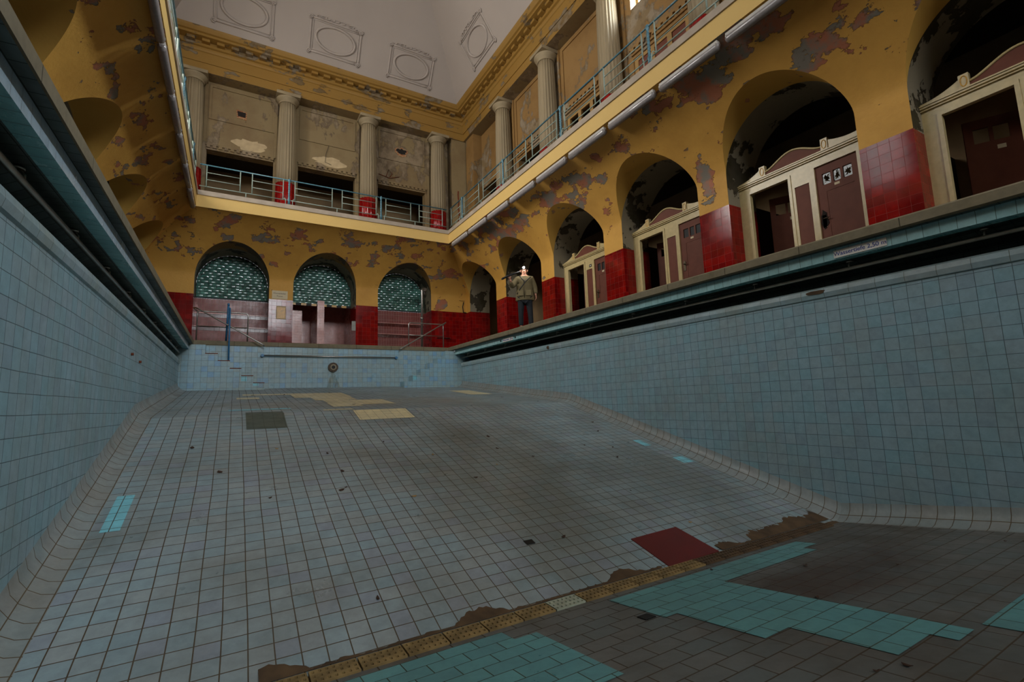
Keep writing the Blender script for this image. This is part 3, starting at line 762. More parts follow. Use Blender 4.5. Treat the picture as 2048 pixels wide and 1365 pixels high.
# ---------------------------------------------------------------- gallery railings
def railing(side, posts, sA, sB, label, corner=()):
    F = frame(side)[0]; bo = (BOE if side == 'end' else BO)-.05
    p0 = F((sA+sB)/2, bo, ZB); t = thing('gallery_railing', label, 'railing', p0)
    zt = ZB+.83
    mb = MB(); mb.tube([F(sA, bo, zt), F(sB, bo, zt)], .02); obj('handrail', mb, M['railb'], t)
    for s in posts:
        mb = MB(); p = F(s, bo, ZB); pr = [(0, .05), (.12, .035), (.16, .05), (.2, .03)]
        z = .2
        while z < .72: pr += [(z+.01, .024), (z+.035, .036), (z+.06, .024)]; z += .065
        pr += [(.76, .025), (.79, .04), (.83, .045), (.87, .03), (.885, .008)]
        mb.lathe((p[0], p[1], ZB), pr, 0, 12); obj('post', mb, M['railb'], t)
    stops = sorted(list(posts)+list(corner))
    if sA not in stops: stops = [sA]+stops
    if sB not in stops: stops = stops+[sB]
    for a, b in zip(stops, stops[1:]):
        if b-a < .5: continue
        mb = MB(); mid = (a+b)/2
        mb.tube([F(a, bo, ZB+.16), F(b, bo, ZB+.16)], .015, 0, 8)
        vs_ = [a+.17, mid-.16, mid+.16, b-.17] if b-a > 1.2 else [a+.12, b-.12]
        for v in vs_: mb.tube([F(v, bo, ZB+.16), F(v, bo, zt)], .016, 0, 8)
        for v0, v1 in zip(vs_[::2], vs_[1::2]):
            for z in (.38, .6): mb.tube([F(v0, bo, ZB+z), F(v1, bo, ZB+z)], .012, 0, 8)
        mb.tube([F(mid, bo, ZB+.16), F(mid, bo, ZB)], .014, 0, 8)
        obj('railing_panel', mb, M['railg'], t)
    for s in posts:
        for e_ in (-.1, .1):
            mb = MB(); mb.tube([F(s+e_*1.8, bo, ZB+.17), F(s+e_*1.3, bo+.04, ZB+.2), F(s+e_, bo+.06, ZB+.14), F(s+e_, bo+.06, ZB-.08)], .012, 0, 8)
            obj('scroll_bracket', mb, M['railg'], t)
railing('end', [1.33, 4.26], -1.06, 6.72, 'grey green and blue metal railing along the far end gallery')
railing('right', [14.75, 11.77, 8.83, 5.9, 2.95, 0.0, -2.95], -6, 15.85, 'grey green metal railing with turned blue posts along the right gallery')
railing('left', [14.75, 11.77, 8.83, 5.9, 2.95, 0.0, -2.95], -6, 15.85, 'metal railing seen edge on above the left row of tube lamps')

# ---------------------------------------------------------------- fluorescent fittings under the gallery edge
def lampfit(side, s0, s1, label, group):
    F = frame(side)[0]; o = BO-.06; z = ZTOP-.065
    t = thing('tube_lamp', label, 'lamp', F((s0+s1)/2, o, z-.12), group)
    mb = MB(); fbox(mb, F, s0+.02, s1-.02, o-.04, o+.045, z-.03, z+.035); obj('housing', mb, M['lamp'], t)
    mb = MB(); prof = [(-.062, -.03), (-.066, -.07), (-.045, -.115), (0, -.13), (.045, -.115), (.066, -.07), (.062, -.03)]
    rows = []
    for q, sc in ((s0, .5), (s0+.02, .9), (s0+.05, 1), (s1-.05, 1), (s1-.02, .9), (s1, .5)):
        rows.append([F(q, o+a*sc, z+(b+.03)*sc-.03) for a, b in prof])
    mb.grid(rows); 
    for r_ in (rows[0], rows[-1]): mb.face(r_)
    obj('ribbed_cover', mb, M['diff'], t)
    for q in (s0+.04, s1-.04):
        mb = MB(); fbox(mb, F, q-.012, q+.012, o-.068, o+.068, z-.06, z-.02); obj('end_clip', mb, M['steel'], t)
ordn = ['first', 'second', 'third', 'fourth', 'fifth', 'sixth', 'seventh', 'eighth', 'ninth', 'tenth', 'eleventh', 'twelfth']
for k in range(12):
    s1_ = 15.66-1.42*k
    lampfit('right', s1_-1.3, s1_, 'long tube lamp under the right gallery edge, %s from the far corner' % ordn[k], 'tube lamps under the right gallery')
    if k < 11: lampfit('left', s1_-1.3, s1_, 'tube lamp under the left gallery edge, %s from the far corner' % ordn[k], 'tube lamps under the left gallery')

# ---------------------------------------------------------------- changing cabins
XC = 8.67
def cabin(y1, idx, label, door_y, open_first=True, broken=False):
    """y1 = far edge; width 2.12; faces -x"""
    w = 2.16; y0 = y1-w; t = thing('changing_cabin', label, 'cabin front', (XC+.05, (y0+y1)/2, 0), 'changing cabins in the right arcade')
    x0, x1 = XC, XC+.07
    a1, a0 = y1-.24, y1-.98         # open doorway (far side)
    p1, p0 = y1-1.08, y1-1.33       # brown centre panel
    d1, d0 = y1-1.44, y1-2.1        # closed door
    zt = 1.885
    mb = MB()
    for a, b in ((y1, a1), (a0, p1), (p0, d1), (d0, y0)): mb.box(x0, x1, a, b, 0, zt)
    mb.box(x0, x1, y0, y1, zt, 2.08); mb.box(x0, x1, p1, p0, 1.67, zt); mb.box(x0, x1, p1, p0, 0, .2)
    for a, b in ((a1, a0), (d1, d0)):
        mb.box(x0-.015, x0, a+.05, a, 0, zt+.05); mb.box(x0-.015, x0, b-.05, b, 0, zt+.05); mb.box(x0-.0149, x0, b-.05, a+.05, zt, zt+.05)
    obj('cream_frame', mb, M['cabcream'], t)
    mb = MB(); mb.box(x0-.03, x1, y0, y1, 2.075, 2.105); mb.box(x0-.045, x1, y0, y1, 2.105, 2.125); mb.box(x0-.03, x0, y0, y1, 2.035, 2.05)
    obj('cornice', mb, M['cabcream'], t)
    # crest: shoulders sweep up to the medallion blocks, brown panel swells between them
    c = (y0+y1)/2; mh = .56
    for sg in (-1, 1):
        pts = [(c+sg*(mh+.05), 2.125), (c+sg*w/2, 2.125), (c+sg*w/2, 2.165 if sg > 0 else 2.25)]
        for i in range(9):
            u = i/8; pts.append((c+sg*(w/2-(w/2-mh-.05)*u), 2.165+.13*u*u+(0 if sg > 0 else (1-u)*.06)))
        mb = MB(); mb.prism([(x0+.01, y, z) for y, z in pts], [(x1-.01, y, z) for y, z in pts]); obj('shoulder', mb, M['cabcream'], t)
        mb = MB(); mb.box(x0-.01, x1, c+sg*mh-.055, c+sg*mh+.055, 2.125, 2.335)
        blk = obj('medallion_block', mb, M['cabcream'], t)
        mb = MB(); mb.tube([(x0-.014, c+sg*mh+.035*cos(2*pi*k/20), 2.23+.075*sin(2*pi*k/20)) for k in range(21)], .006, 0, 6, False)
        obj('oval_ring', mb, M['gold'], blk)
    top = [(c-mh+.055+(2*mh-.11)*i/20, 2.2+.185*sin(pi*i/20)**1.6) for i in range(21)]
    pts = [(c-mh+.055, 2.125)]+top+[(c+mh-.055, 2.125)]
    mb = MB(); mb.prism([(x0+.015, y, z) for y, z in pts], [(x1-.02, y, z) for y, z in pts]); q = obj('crest_panel', mb, M['cabbrown'], t); q['label'] = 'brown swelling crest board'
    mb = MB(); mb.tube([(x0+.01, y, z+.008) for y, z in top], .018, 0, 8); obj('crest_moulding', mb, M['cabcream'], t)
    mb = MB(); mb.box(x0+.015, x1-.01, p1, p0, .2, 1.67); obj('centre_panel', mb, M['cabbrown'], t)
    # closed door with three small panes
    mb = MB(); xd = x0+.02
    cells = [d0+.1+k*(d1-d0-.2)/3 for k in range(4)]
    mb.box(xd, xd+.04, d0, d1, 0, 1.53); mb.box(xd, xd+.04, d0, d1, 1.73, zt)
    mb.box(xd, xd+.04, d0, d0+.1, 1.53, 1.73); mb.box(xd, xd+.04, d1-.1, d1, 1.53, 1.73)
    for k in (1, 2): mb.box(xd, xd+.04, cells[k]-.02, cells[k]+.02, 1.53, 1.73)
    for a, b, c_, d_ in ((d0+.09, d1-.14, 1.4, 1.412), (d1-.152, d1-.14, .1, 1.4)): mb.box(xd-.006, xd, a, b, c_, d_)
    door = obj('door', mb, M['cabbrown'], t); door['label'] = 'closed brown door with three small panes'
    for k in range(3):
        mb = MB(); a, b = cells[k]+(.02 if k else 0), cells[k+1]-(.02 if k < 2 else 0)
        if broken:    # jagged remains round the rim
            rnd = random.Random(k+3); cy, cz = (a+b)/2, 1.63; m_ = 14; hy, hz = (b-a)/2, .1
            for j in range(m_):
                t0, t1 = 2*pi*j/m_, 2*pi*(j+1)/m_
                def rim(tt): f_ = min(hy/max(1e-6, abs(cos(tt))), hz/max(1e-6, abs(sin(tt)))); return (xd+.02, cy+f_*cos(tt), cz+f_*sin(tt))
                def inn(tt, rr): return (xd+.02, cy+rr*hy*cos(tt), cz+rr*hz*sin(tt))
                ra = .35+.6*rnd.random(); mb.face([rim(t0), rim(t1), inn(t1, ra), inn(t0, .3+.6*rnd.random())])
        else: mb.face([(xd+.02, a, 1.53), (xd+.02, b, 1.53), (xd+.02, b, 1.73), (xd+.02, a, 1.73)])
        g_ = obj('glass_pane', mb, M['bglass'] if broken else M['black'], door)
        if broken: g_['label'] = 'smashed pane with jagged edges'
    mb = MB(); mb.box(xd-.012, xd, d1-.1, d1-.04, .78, 1.0); mb.tube([(xd-.02, d1-.07, .93), (xd-.05, d1-.07, .93), (xd-.05, d1-.16, .93)], .01)
    obj('handle', mb, M['brass'], door)
    mb = MB(); mb.box(xd-.004, xd, (d0+d1)/2-.03, (d0+d1)/2+.05, 1.46, 1.5); obj('number_plate', mb, M['paper'], door)
    # door of the open doorway, swung inward
    if open_first:
        mb = MB(); ya = a1-.06; L_ = .66
        dx, dy = sin(.45), -cos(.45)
        def Q(u, v, z): return (x1+.45+u*dx-v*dy, ya+u*dy+v*dx, z)
        for (u0, u1, z0, z1) in ((0, L_, .02, 1.5), (0, L_, 1.72, 1.86), (0, .1, 1.5, 1.72), (.27, .31, 1.5, 1.72), (.48, L_, 1.5, 1.72)):
            mb.prism([Q(u0, 0, z0), Q(u1, 0, z0), Q(u1, 0, z1), Q(u0, 0, z1)], [Q(u0, .035, z0), Q(u1, .035, z0), Q(u1, .035, z1), Q(u0, .035, z1)])
        od = obj('open_door', mb, M['cabbrown'], t); od['label'] = 'brown door standing ajar in the dark opening'
        mb = MB(); mb.prism([Q(.33, -.004, 1.36), Q(.42, -.004, 1.36), Q(.42, -.004, 1.42), Q(.33, -.004, 1.42)], [Q(.33, 0, 1.36), Q(.42, 0, 1.36), Q(.42, 0, 1.42), Q(.33, 0, 1.42)]); obj('number_plate', mb, M['paper'], od)
    return t
YC0 = 5.516
cabin(YC0, 0, 'cream and brown cabin front with smashed door panes above the depth sign', 0, broken=True)
cabin(YC0+2.958, 1, 'cream and brown cabin front in the third arch, door with hasp and pale plate', 0)
cabin(YC0+2.958*2, 2, 'small far cream and brown cabin front right of the person', 0)
cabin(YC0-2.958, 3, 'large near cabin front cut by the right edge of the photo', 0)
# small signs on cabin fronts
mb = MB(); rnd = random.Random(4)
yl, zl_ = YC0-1.44-.02, .93
pts = [(yl+(.035+.05*rnd.random())*cos(2*pi*k/14), zl_+(.12+.07*rnd.random())*sin(2*pi*k/14)) for k in range(14)]
mb.prism([(XC+.008, a-.05, b) for a, b in pts], [(XC+.019, a-.05, b) for a, b in pts])
one('broken_lock', mb, M['hole'], 'splintered black lock hole on the door above the depth sign', 'lock damage')
mb = MB(); mb.box(XC-.004, XC, 10.12, 10.22, 1.72, 1.8); mb.box(XC-.005, XC-.004, 10.15, 10.19, 1.745, 1.775, 1)
one('arrow_sign', mb, [M['black'], M['signw']], 'tiny dark green exit sign on the far cabin front', 'sign')

# ---------------------------------------------------------------- grab rails in the gutters
def gutter_rail(x, sx, label, y0, y1):
    t = thing('gutter_rail', label, 'grab rail', (x, (y0+y1)/2, -.45))
    mb = MB(); mb.tube([(x, y0, -.41), (x, y1, -.41)], .024, 0, 12); obj('pipe', mb, M['steeld'], t)
    y = y1-.5
    while y > y0:
        mb = MB(); mb.tube([(x, y, -.41), (x, y, -.36), (x+sx*.04, y, -.31)], .012, 0, 8); mb.lathe((x+sx*.04, y, -.325), [(0, .045), (.02, .045)], 0, 12)
        obj('bracket', mb, M['steeld'], t); y -= 1.32
gutter_rail(XR+.30, 1, 'long steel pipe rail hung in the right overflow gutter', YR+.3, YB-.05)
gutter_rail(XL-.29, -1, 'long steel pipe rail hung in the left overflow gutter', YR+.3, YB-.05)
t = thing('end_grab_rail', 'steel grab rail with blue end caps on the shallow end wall', 'grab rail', (2.73, 15.8, -.45))
mb = MB(); mb.tube([(.72, 15.79, -.41), (4.74, 15.79, -.41)], .022); obj('pipe', mb, M['steel'], t)
for x in (.72, 4.74):
    mb = MB(); mb.tube([(x, YE+.01, -.41), (x, 15.76, -.41)], .045); q = obj('end_cap', mb, M['bluep'], t); q['label'] = 'blue round end cap'
for x in (1.4, 2.73, 4.0):
    mb = MB(); mb.tube([(x, YE+.01, -.41), (x, 15.79, -.41)], .016, 0, 8); obj('bracket', mb, M['steeld'], t)
t = thing('water_inlet', 'round rusty water inlet in the middle of the end wall', 'water inlet', (2.72, 15.8, -.9))
mb = MB(); mb.tube([(2.72, YE+.01, -.745), (2.72, 15.80, -.745)], .15, 0, 24); obj('flange', mb, plain('corroded metal', '#4b3d2e', .6, .3, var=.5, scale=20), t)
mb = MB(); mb.tube([(2.72, 15.80, -.745), (2.72, 15.77, -.745)], [.10, .09], 0, 20); obj('nozzle', mb, M['granite'], t)
mb = MB(); mb.tube([(2.72, 15.769, -.745), (2.72, 15.764, -.745)], .055, 0, 16); obj('opening', mb, M['black'], t)
mb = MB()   # limescale run below it
mb.face([(2.68, YE+.009, -.88), (2.76, YE+.009, -.88), (2.95, YE+.009, -1.38), (2.55, YE+.009, -1.38)])
m, nt, N, L, B = nm('rust run'); t_ = N.new('ShaderNodeBsdfTransparent'); tc = N.new('ShaderNodeTexCoord')
f_ = noise(N, L, tc.outputs['Object'], 6, 5, .6, .35, .75, mp=(4, 1, .6), to=(0, .6)); B.inputs['Base Color'].default_value = lin('#8f8a50'); B.inputs['Roughness'].default_value = .5
mx = N.new('ShaderNodeMixShader'); L.new(f_, mx.inputs[0]); L.new(t_.outputs[0], mx.inputs[1]); L.new(B.outputs[0], mx.inputs[2]); L.new(mx.outputs[0], N['Material Output'].inputs[0])
struct('trim_3', mb, m)

# ---------------------------------------------------------------- handrails on the end coping
def bend(pts, r=.09):
    P = [Vector(p) for p in pts]; out = [P[0]]
    for a, b, c in zip(P, P[1:], P[2:]):
        u = (a-b).normalized(); v = (c-b).normalized(); rr = min(r, (a-b).length/2, (c-b).length/2)
        for i in range(6):
            t = i/5; out.append((b+u*rr)*(1-t)**2+b*2*t*(1-t)+(b+v*rr)*t*t)
    out.append(P[-1]); return out
def endrail(xa, xb, xlow, sg, label):
    y = 16.05; t = thing('stair_handrail', label, 'handrail', ((xa+xb)/2, y, 0))
    mb = MB(); mb.tube(bend([(xa, y, 0), (xa, y, .865), (xb, y, .865), (xb, y, 0)]), .019); obj('rail_hoop', mb, M['steel'], t)
    mb = MB(); mb.tube([(xa, y, .43), (xb, y, .43)], .014); obj('cross_bar', mb, M['steel'], t)
    mb = MB(); mb.tube(bend([(xa, y, .85), (xa-sg*.1, y-.02, .95), (xa, y-.25, .9), (xlow, 15.62, -.11), (xlow+sg*.03, 15.66, -.15)], .05), .021); obj('sloping_rail', mb, M['steel'], t)
endrail(-.95, .32, .72, 1, 'steel tube handrail over the left stair block')
endrail(6.56, 5.26, 4.85, -1, 'steel tube handrail over the right stair block')
t = thing('blue_pole', 'blue painted pole standing on the left stair by the handrail', 'pole', (-.14, 15.6, -.605))
mb = MB(); mb.tube([(-.135, 15.62, -.6), (-.15, 15.62, .93)], .022); obj('pole', mb, M['bluep'], t)
mb = MB(); mb.tube([(-.22, 16.02, .0), (-.19, 15.66, 1.0)], .028); mb.tube([(-.19, 15.66, 1.0), (-.19, 15.66, 1.06)], .03, 0); obj('sleeve', mb, M['bluep'], t)
t = thing('shower_pipe', 'steel shower pipe with curved top at the right end arch', 'pipe', (6.27, 17.5, 0))
mb = MB(); mb.tube(bend([(6.26, 17.5, 0), (6.28, 17.5, 2.5), (6.4, 17.6, 2.5), (6.42, 17.6, 2.3)], .08), .045); obj('pipe', mb, M['steel'], t)
mb = MB(); mb.tube([(6.42, 17.6, 2.45), (6.4, 17.5, 2.5)], .075); obj('shower_head', mb, M['steel'], t)
mb = MB(); mb.lathe((6.27, 17.5, 1.28), [(0, .06), (.05, .07), (.1, .05)], 0, 12); obj('valve', mb, M['steel'], t)

# ---------------------------------------------------------------- signs
def text(body, size, mat, parent, M4, ext=.002):
    cu = bpy.data.curves.new('lettering', 'FONT'); cu.body = body; cu.size = size; cu.extrude = ext; cu.offset = size*.008; cu.align_x = 'CENTER'; cu.align_y = 'CENTER'
    tmp = bpy.data.objects.new('lettering', cu); COL.objects.link(tmp); bpy.context.view_layer.update()
    me = bpy.data.meshes.new_from_object(tmp.evaluated_get(bpy.context.evaluated_depsgraph_get())); bpy.data.objects.remove(tmp)
    org = ORG[parent.name]; me.transform(Matrix.Translation(-org) @ M4); me.materials.clear(); me.materials.append(mat)
    o = bpy.data.objects.new('lettering', me); COL.objects.link(o); o.parent = parent; ORG[o.name] = org; return o
XS = XR+.085
t = thing('depth_sign', 'white sign reading Wassertiefe 2,50 m on the right gutter face', 'sign', (XS-.01, 2.758, -.288))
mb = MB(); mb.box(XS-.012, XS-.002, 2.465, 3.052, -.286, -.186); obj('sign_plate', mb, M['signw'], t)
RM = Matrix(((0, 0, -1, 0), (-1, 0, 0, 0), (0, 1, 0, 0), (0, 0, 0, 1)))   # text x -> -y, y -> z, faces -x
text('Wassertiefe 2,50 m', .074, M['inkb'], t, Matrix.Translation((XS-.0125, 2.758, -.238)) @ RM)
for y_ in (3.03, 2.488): mb = MB(); mb.tube([(XS-.016, y_, -.236), (XS-.012, y_, -.236)], .008); obj('screw', mb, M['steeld'], t)
t = thing('depth_sign', 'small far white sign with blue lettering between two round holes', 'sign', (XS-.01, 11.65, -.292))
mb = MB(); mb.box(XS-.012, XS-.002, 11.365, 11.94, -.29, -.192); obj('sign_plate', mb, M['signw'], t)
text('Wassertiefe 1,20 m', .072, M['inkb'], t, Matrix.Translation((XS-.0125, 11.652, -.242)) @ RM)
for y, l in ((12.08, 'black round hole left of the small far depth sign'), (11.25, 'black round hole right of the small far depth sign')):
    mb = MB(); mb.tube([(XS-.006, y, -.235), (XS+.01, y, -.235)], .032, 0, 16); one('gutter_hole', mb, M['black'], l, 'hole')
t = thing('wall_sign', 'cream board with two lines of faded lettering on the yellow end pier', 'sign', (1.275, WE-.01, 1.72))
mb = MB(); mb.box(1.035, 1.515, WE-.015, WE-.001, 1.725, 2.01); obj('sign_board', mb, M['paper'], t)
EM = Matrix(((1, 0, 0, 0), (0, 0, -1, 0), (0, 1, 0, 0), (0, 0, 0, 1)))
text('Wannenbäder', .068, M['inkg'], t, Matrix.Translation((1.265, WE-.016, 1.915)) @ EM); text('Frauen', .068, M['inkg'], t, Matrix.Translation((1.275, WE-.016, 1.82)) @ EM)
t = thing('yellow_notice', 'small yellow framed notice on the red tiles below the cream board', 'notice', (1.325, WE-.01, 1.03))
mb = MB(); mb.box(1.175, 1.475, WE-.012, WE-.001, 1.03, 1.48); obj('frame', mb, M['plast'], t)
mb = MB(); mb.box(1.2, 1.45, WE-.016, WE-.012, 1.055, 1.44); obj('sheet', mb, M['gold'], t)
mb = MB(); mb.box(3.66, 3.8, WE-.006, WE-.001, .75, 1.1); one('grey_cover_plate', mb, M['grey'], 'plain grey cover plate on the red pier right of the middle arch', 'cover plate')
# hatch in the red tiles of the corner
t = thing('wall_hatch', 'square tiled hatch with round knob in the red corner wall', 'hatch', (7.25, WE-.01, .5))
mb = MB(); mb.box(7.0, 7.45, WE-.012, WE-.001, .75, 1.2); obj('hatch_door', mb, M['red'], t)
mb = MB(); mb.lathe((0, 0, 0), [(0, .01)], 0, 3); mb = MB(); mb.tube([(7.2, WE-.012, 1.0), (7.2, WE-.05, 1.0)], .022); obj('knob', mb, M['steel'], t)
mb = MB(); mb.box(6.95, 7.5, WE-.09, WE-.001, .6, .63); one('wall_ledge', mb, M['maroon'], 'narrow red tiled ledge under the wall hatch', 'ledge')
mb = MB(); mb.tube([(8.15, WE-.02, 2.15), (8.1, WE-.02, 1.95), (8.12, WE-.03, 1.72), (8.25, WE-.03, 1.7)], .02); mb.tube([(7.95, WE-.02, 2.2), (8.2, WE-.02, 2.2)], .006)
one('loose_cable', mb, M['black'], 'loose black cable hanging in the far right corner above the red tiles', 'cable')
mb = MB(); mb.tube(bend([(9.6, 16.4, 0), (9.6, 16.4, .5), (9.6, 15.6, .65), (9.6, 15.6, 0)]), .03); one('blue_chair_frame', mb, M['bluep'], 'blue tubular frame standing inside the corner arch', 'frame')

# ---------------------------------------------------------------- upper wall damage
YU = WE+.5
for nme, pts, l in (('wall_cavity', [(-.24, 8.52), (.09, 8.5), (.08, 8.2), (-.21, 8.22)], 'square broken hole showing brick, left upper bay'),
                    ('wall_cavity', [(5.42, 8.5), (5.52, 8.58), (5.62, 8.53), (5.7, 8.62), (5.8, 8.55), (5.95, 8.56), (5.97, 8.42), (5.9, 8.38), (5.9, 8.24), (5.7, 8.2), (5.55, 8.24), (5.5, 8.33), (5.42, 8.36)], 'ragged broken hole showing brick, right upper bay')):
    cx = sum(p[0] for p in pts)/len(pts); cz = sum(p[1] for p in pts)/len(pts)
    t = thing(nme, l, 'hole', (cx, YU, cz-.2))
    mb = MB(); mb.prism([(x, YU-.012, z) for x, z in pts], [(x, YU+.01, z) for x, z in pts]); obj('broken_rim', mb, M['brick'], t)
    mb = MB(); q = [(cx+(x-cx)*.8, cz+.02+(z-cz)*.62) for x, z in pts]; mb.prism([(x, YU-.016, z) for x, z in q], [(x, YU-.01, z) for x, z in q]); obj('cavity', mb, M['hole'], t)
mb = MB(); mb.tube([(2.7, YU-.02, 8.0), (2.85, YU-.03, 7.95), (2.75, YU-.03, 7.6), (2.72, YU-.03, 7.25), (2.95, YU-.02, 7.2)], .007, 0, 6)
one('hanging_wire', mb, M['black'], 'thin wire dangling on the middle upper bay', 'wire')
mb = MB(); mb.tube([(4.75, YU-.02, 7.25), (5.2, YU-.04, 7.15), (5.6, YU-.02, 7.3)], .014, 0, 6); mb.tube([(5.05, YU-.03, 7.2), (5.15, YU-.05, 7.5), (5.3, YU-.04, 7.35), (5.2, YU-.03, 7.2)], .014, 0, 6)
one('torn_bracket', mb, M['rust'], 'torn metal strap above the right dark opening', 'bracket')
for i, (cx, cz, w, h) in enumerate(((.2, 7.3, .55, .22), (2.9, 7.3, .6, .2))):
    rnd = random.Random(i+5); pts = [(cx+w*cos(2*pi*k/22)*(.7+.45*rnd.random()), cz+h*sin(2*pi*k/22)*(.6+.6*rnd.random())) for k in range(22)]
    mb = MB(); mb.prism([(x, YU-.006, z) for x, z in pts], [(x, YU-.001, z) for x, z in pts]); struct('trim_%d' % (30+i), mb, M['plast'])
mb = MB(); pts = [(8.02+.025*sin(k*1.7)+.03*random.random(), 4.6+k*.16) for k in range(16)]
mb.prism([(x-.03, WE+.04, z) for x, z in pts]+[(x+.03, WE+.04, z) for x, z in pts[::-1]], [(x-.03, WE+.052, z) for x, z in pts]+[(x+.03, WE+.052, z) for x, z in pts[::-1]])
struct('trim_33', mb, M['rust'])

# ---------------------------------------------------------------- drain channel with grates
t0 = YK2
mb = MB(); mb.box(PXL+CC, PXR-CC+.05, YK2-.13, YK2+.05, ZK2-.06, ZK2+.008); struct('trim_channel', mb, M['crust'])
gm = random.Random(3); x = PXL+CC+.02; gi = 0; ORD = ordn+['thirteenth', 'fourteenth', 'fifteenth', 'sixteenth', 'seventeenth', 'eighteenth', 'nineteenth', 'twentieth']
npale = 0
while x < PXR-CC-.3:
    L_ = .29; pale = 2.0 < x < 2.45
    t = MB(); zt_ = ZK2+.012
    nx_, ny_ = 7, 3
    # plate built as a lattice round the slots
    xs_ = [x]; 
    for k in range(nx_): xs_ += [x+L_*(k+.3)/nx_, x+L_*(k+.72)/nx_]
    xs_.append(x+L_); yv = [YK2-.125]
    for k in range(ny_): yv += [YK2-.125+.165*(k+.25)/ny_, YK2-.125+.165*(k+.75)/ny_]
    yv.append(YK2+.04)
    for i in range(len(xs_)-1):
        for j in range(len(yv)-1):
            slot = (i % 2 == 1 and j % 2 == 1)
            t.box(xs_[i], xs_[i+1], yv[j], yv[j+1], zt_-.004 if slot else zt_, zt_+.002 if slot else zt_+.018, 1 if slot else 0)
    far = x > 4
    o = one('drain_grate', t, [M['grateb'] if pale else (M['grate'] if not far else M['crust']), M['hole']],
            ('pale grey green slotted grate, %s of the two clean ones in the floor channel' % ('left' if not npale else 'right')) if pale else ('mud-caked slotted grate, %s right of the pale pair in the floor channel' % ORD[max(0, gi-12) % 20] if far else 'stained buff slotted grate, %s %s of the pale pair in the floor channel' % (ORD[(abs(gi-10)-1) % 20 if not npale else (gi-12) % 20], 'left' if not npale else 'right')), 'drain grate', 'grates of the floor channel')
    if pale: npale += 1
    x += L_+.012; gi += 1
# mud crust edging
rnd = random.Random(11)
for xa, xb, l in ((.2, 3.7, 'brown dried mud patches along the left stretch of the floor channel'), (4.6, PXR-CC, 'thick brown mud crust at the dark right end of the floor channel')):
    mb = MB(); x = xa; rows = []
    while x < xb:
        w = .015+.11*max(0, sin(x*6.3)*sin(x*2.2+1))+.03*rnd.random()+(.1+.14*max(0, sin(x*2.1-1))+.05*rnd.random() if x > 5.2 else 0)
        rows.append([(x, YK2+.055, fz(YK2+.055)+.012), (x, YK2+.06+w*.5, fz(YK2+.06+w*.5)+.012), (x, YK2+.06+w, fz(YK2+.06+w)+.002)]); x += .03
    mb.grid(rows)
    o = one('mud_crust', mb, M['crust'], l, 'dried mud'); o['kind'] = 'stuff'
mb = MB()
mb.face([(3.77, 4.006, fz(4.006)+.004), (4.5, 4.03, fz(4.03)+.004), (4.54, 3.5, fz(3.5)+.004), (3.77, 3.49, fz(3.49)+.004)]); 
q = [(3.77, 4.006), (4.5, 4.03), (4.54, 3.5), (3.77, 3.49)]
mb = MB(); mb.prism([(x, y, fz(y)+.009) for x, y in q], [(x, y, fz(y)+.001) for x, y in q])
one('red_sheet', mb, M['redmat'], 'dark red square panel lying on the slope above the channel', 'panel')
for x, y, w, h, l in ((2.62, 4.28, .1, .07, 'small black rectangular vent in the sloping floor'), (2.6, 2.66, .1, .09, 'small black square vent in the grey floor below the channel')):
    mb = MB(); q = [(x, y), (x+w, y), (x+w, y+h), (x, y+h)]; mb.prism([(a, b, fz(b)+.008) for a, b in q], [(a, b, fz(b)+.001) for a, b in q])
    one('floor_vent', mb, M['black'], l, 'vent')
# damaged bullnose tiles on the right wall, and broken bits on the left wall
for y, z, w, h, l in ((3.44, -.64, .13, .03, 'long brown hole broken in the right lip tiles under the gutter'), (10.0, -.66, .06, .04, 'round brown hole in the far lip tiles of the right wall')):
    rnd = random.Random(int(y*10)); pts = [(y+w*cos(2*pi*k/16)*(.8+.3*rnd.random()), z+h*sin(2*pi*k/16)*(.8+.4*rnd.random())) for k in range(16)]
    mb = MB(); xx = PXR-.04; mb.prism([(xx, a, b) for a, b in pts], [(xx+.05, a, b) for a, b in pts]); one('broken_tile_hole', mb, M['crust'], l, 'hole')
for y, z, l in ((8.6, -1.15, 'rusty bolt stub in the left pool wall, the left one of two'), (9.3, -1.2, 'rusty bolt stub in the left pool wall, the right one of two')):
    mb = MB(); mb.tube([(PXL-.01, y, z), (PXL+.03, y, z)], .02); one('bolt_stub', mb, M['rust'], l, 'bolt')

# ---------------------------------------------------------------- litter on the pool floor
rnd = random.Random(21)
spots = []
while len(spots) < 46:
    x, y = rnd.uniform(-.6, 6.4), rnd.choice([rnd.uniform(4, 9), rnd.uniform(4, 14), rnd.uniform(1.2, 3.2)])
    if abs(y-YK2) > .25: spots.append((x, y))
for i, (x, y) in enumerate(spots):
    a = rnd.uniform(0, 6.28); l_ = rnd.uniform(.014, .04)*(1.2 if y > 7 else 1); w_ = l_*rnd.uniform(.35, .7); z = fz(y)
    u = Vector((cos(a), sin(a), 0)); v = Vector((-sin(a), cos(a), 0)); c_ = Vector((x, y, z+.006))
    mb = MB(); pts = [c_+u*l_+Vector((0, 0, .008)), c_+u*l_*.3+v*w_, c_-u*l_*.6+v*w_*.7, c_-u*l_+Vector((0, 0, .006)), c_-u*l_*.5-v*w_, c_+u*l_*.4-v*w_*.8]
    pts = [Vector((p.x, p.y, p.z+(fz(p.y)-z))) for p in pts]
    top = [p+Vector((0, 0, .003)) for p in pts]
    mb.prism([tuple(p) for p in top], [tuple(p) for p in pts])
    zone = 'on the deep floor below the channel' if y < YK2 else ('on the slope' if y < YK1 else 'on the shallow floor near the end wall')
    pale = i % 7 == 0
    one('litter_flake', mb, M['chip'] if pale else M['leaf'], ('pale paint chip lying ' if pale else 'dark curled flake lying ')+zone, 'litter', 'litter flakes on the pool floor')

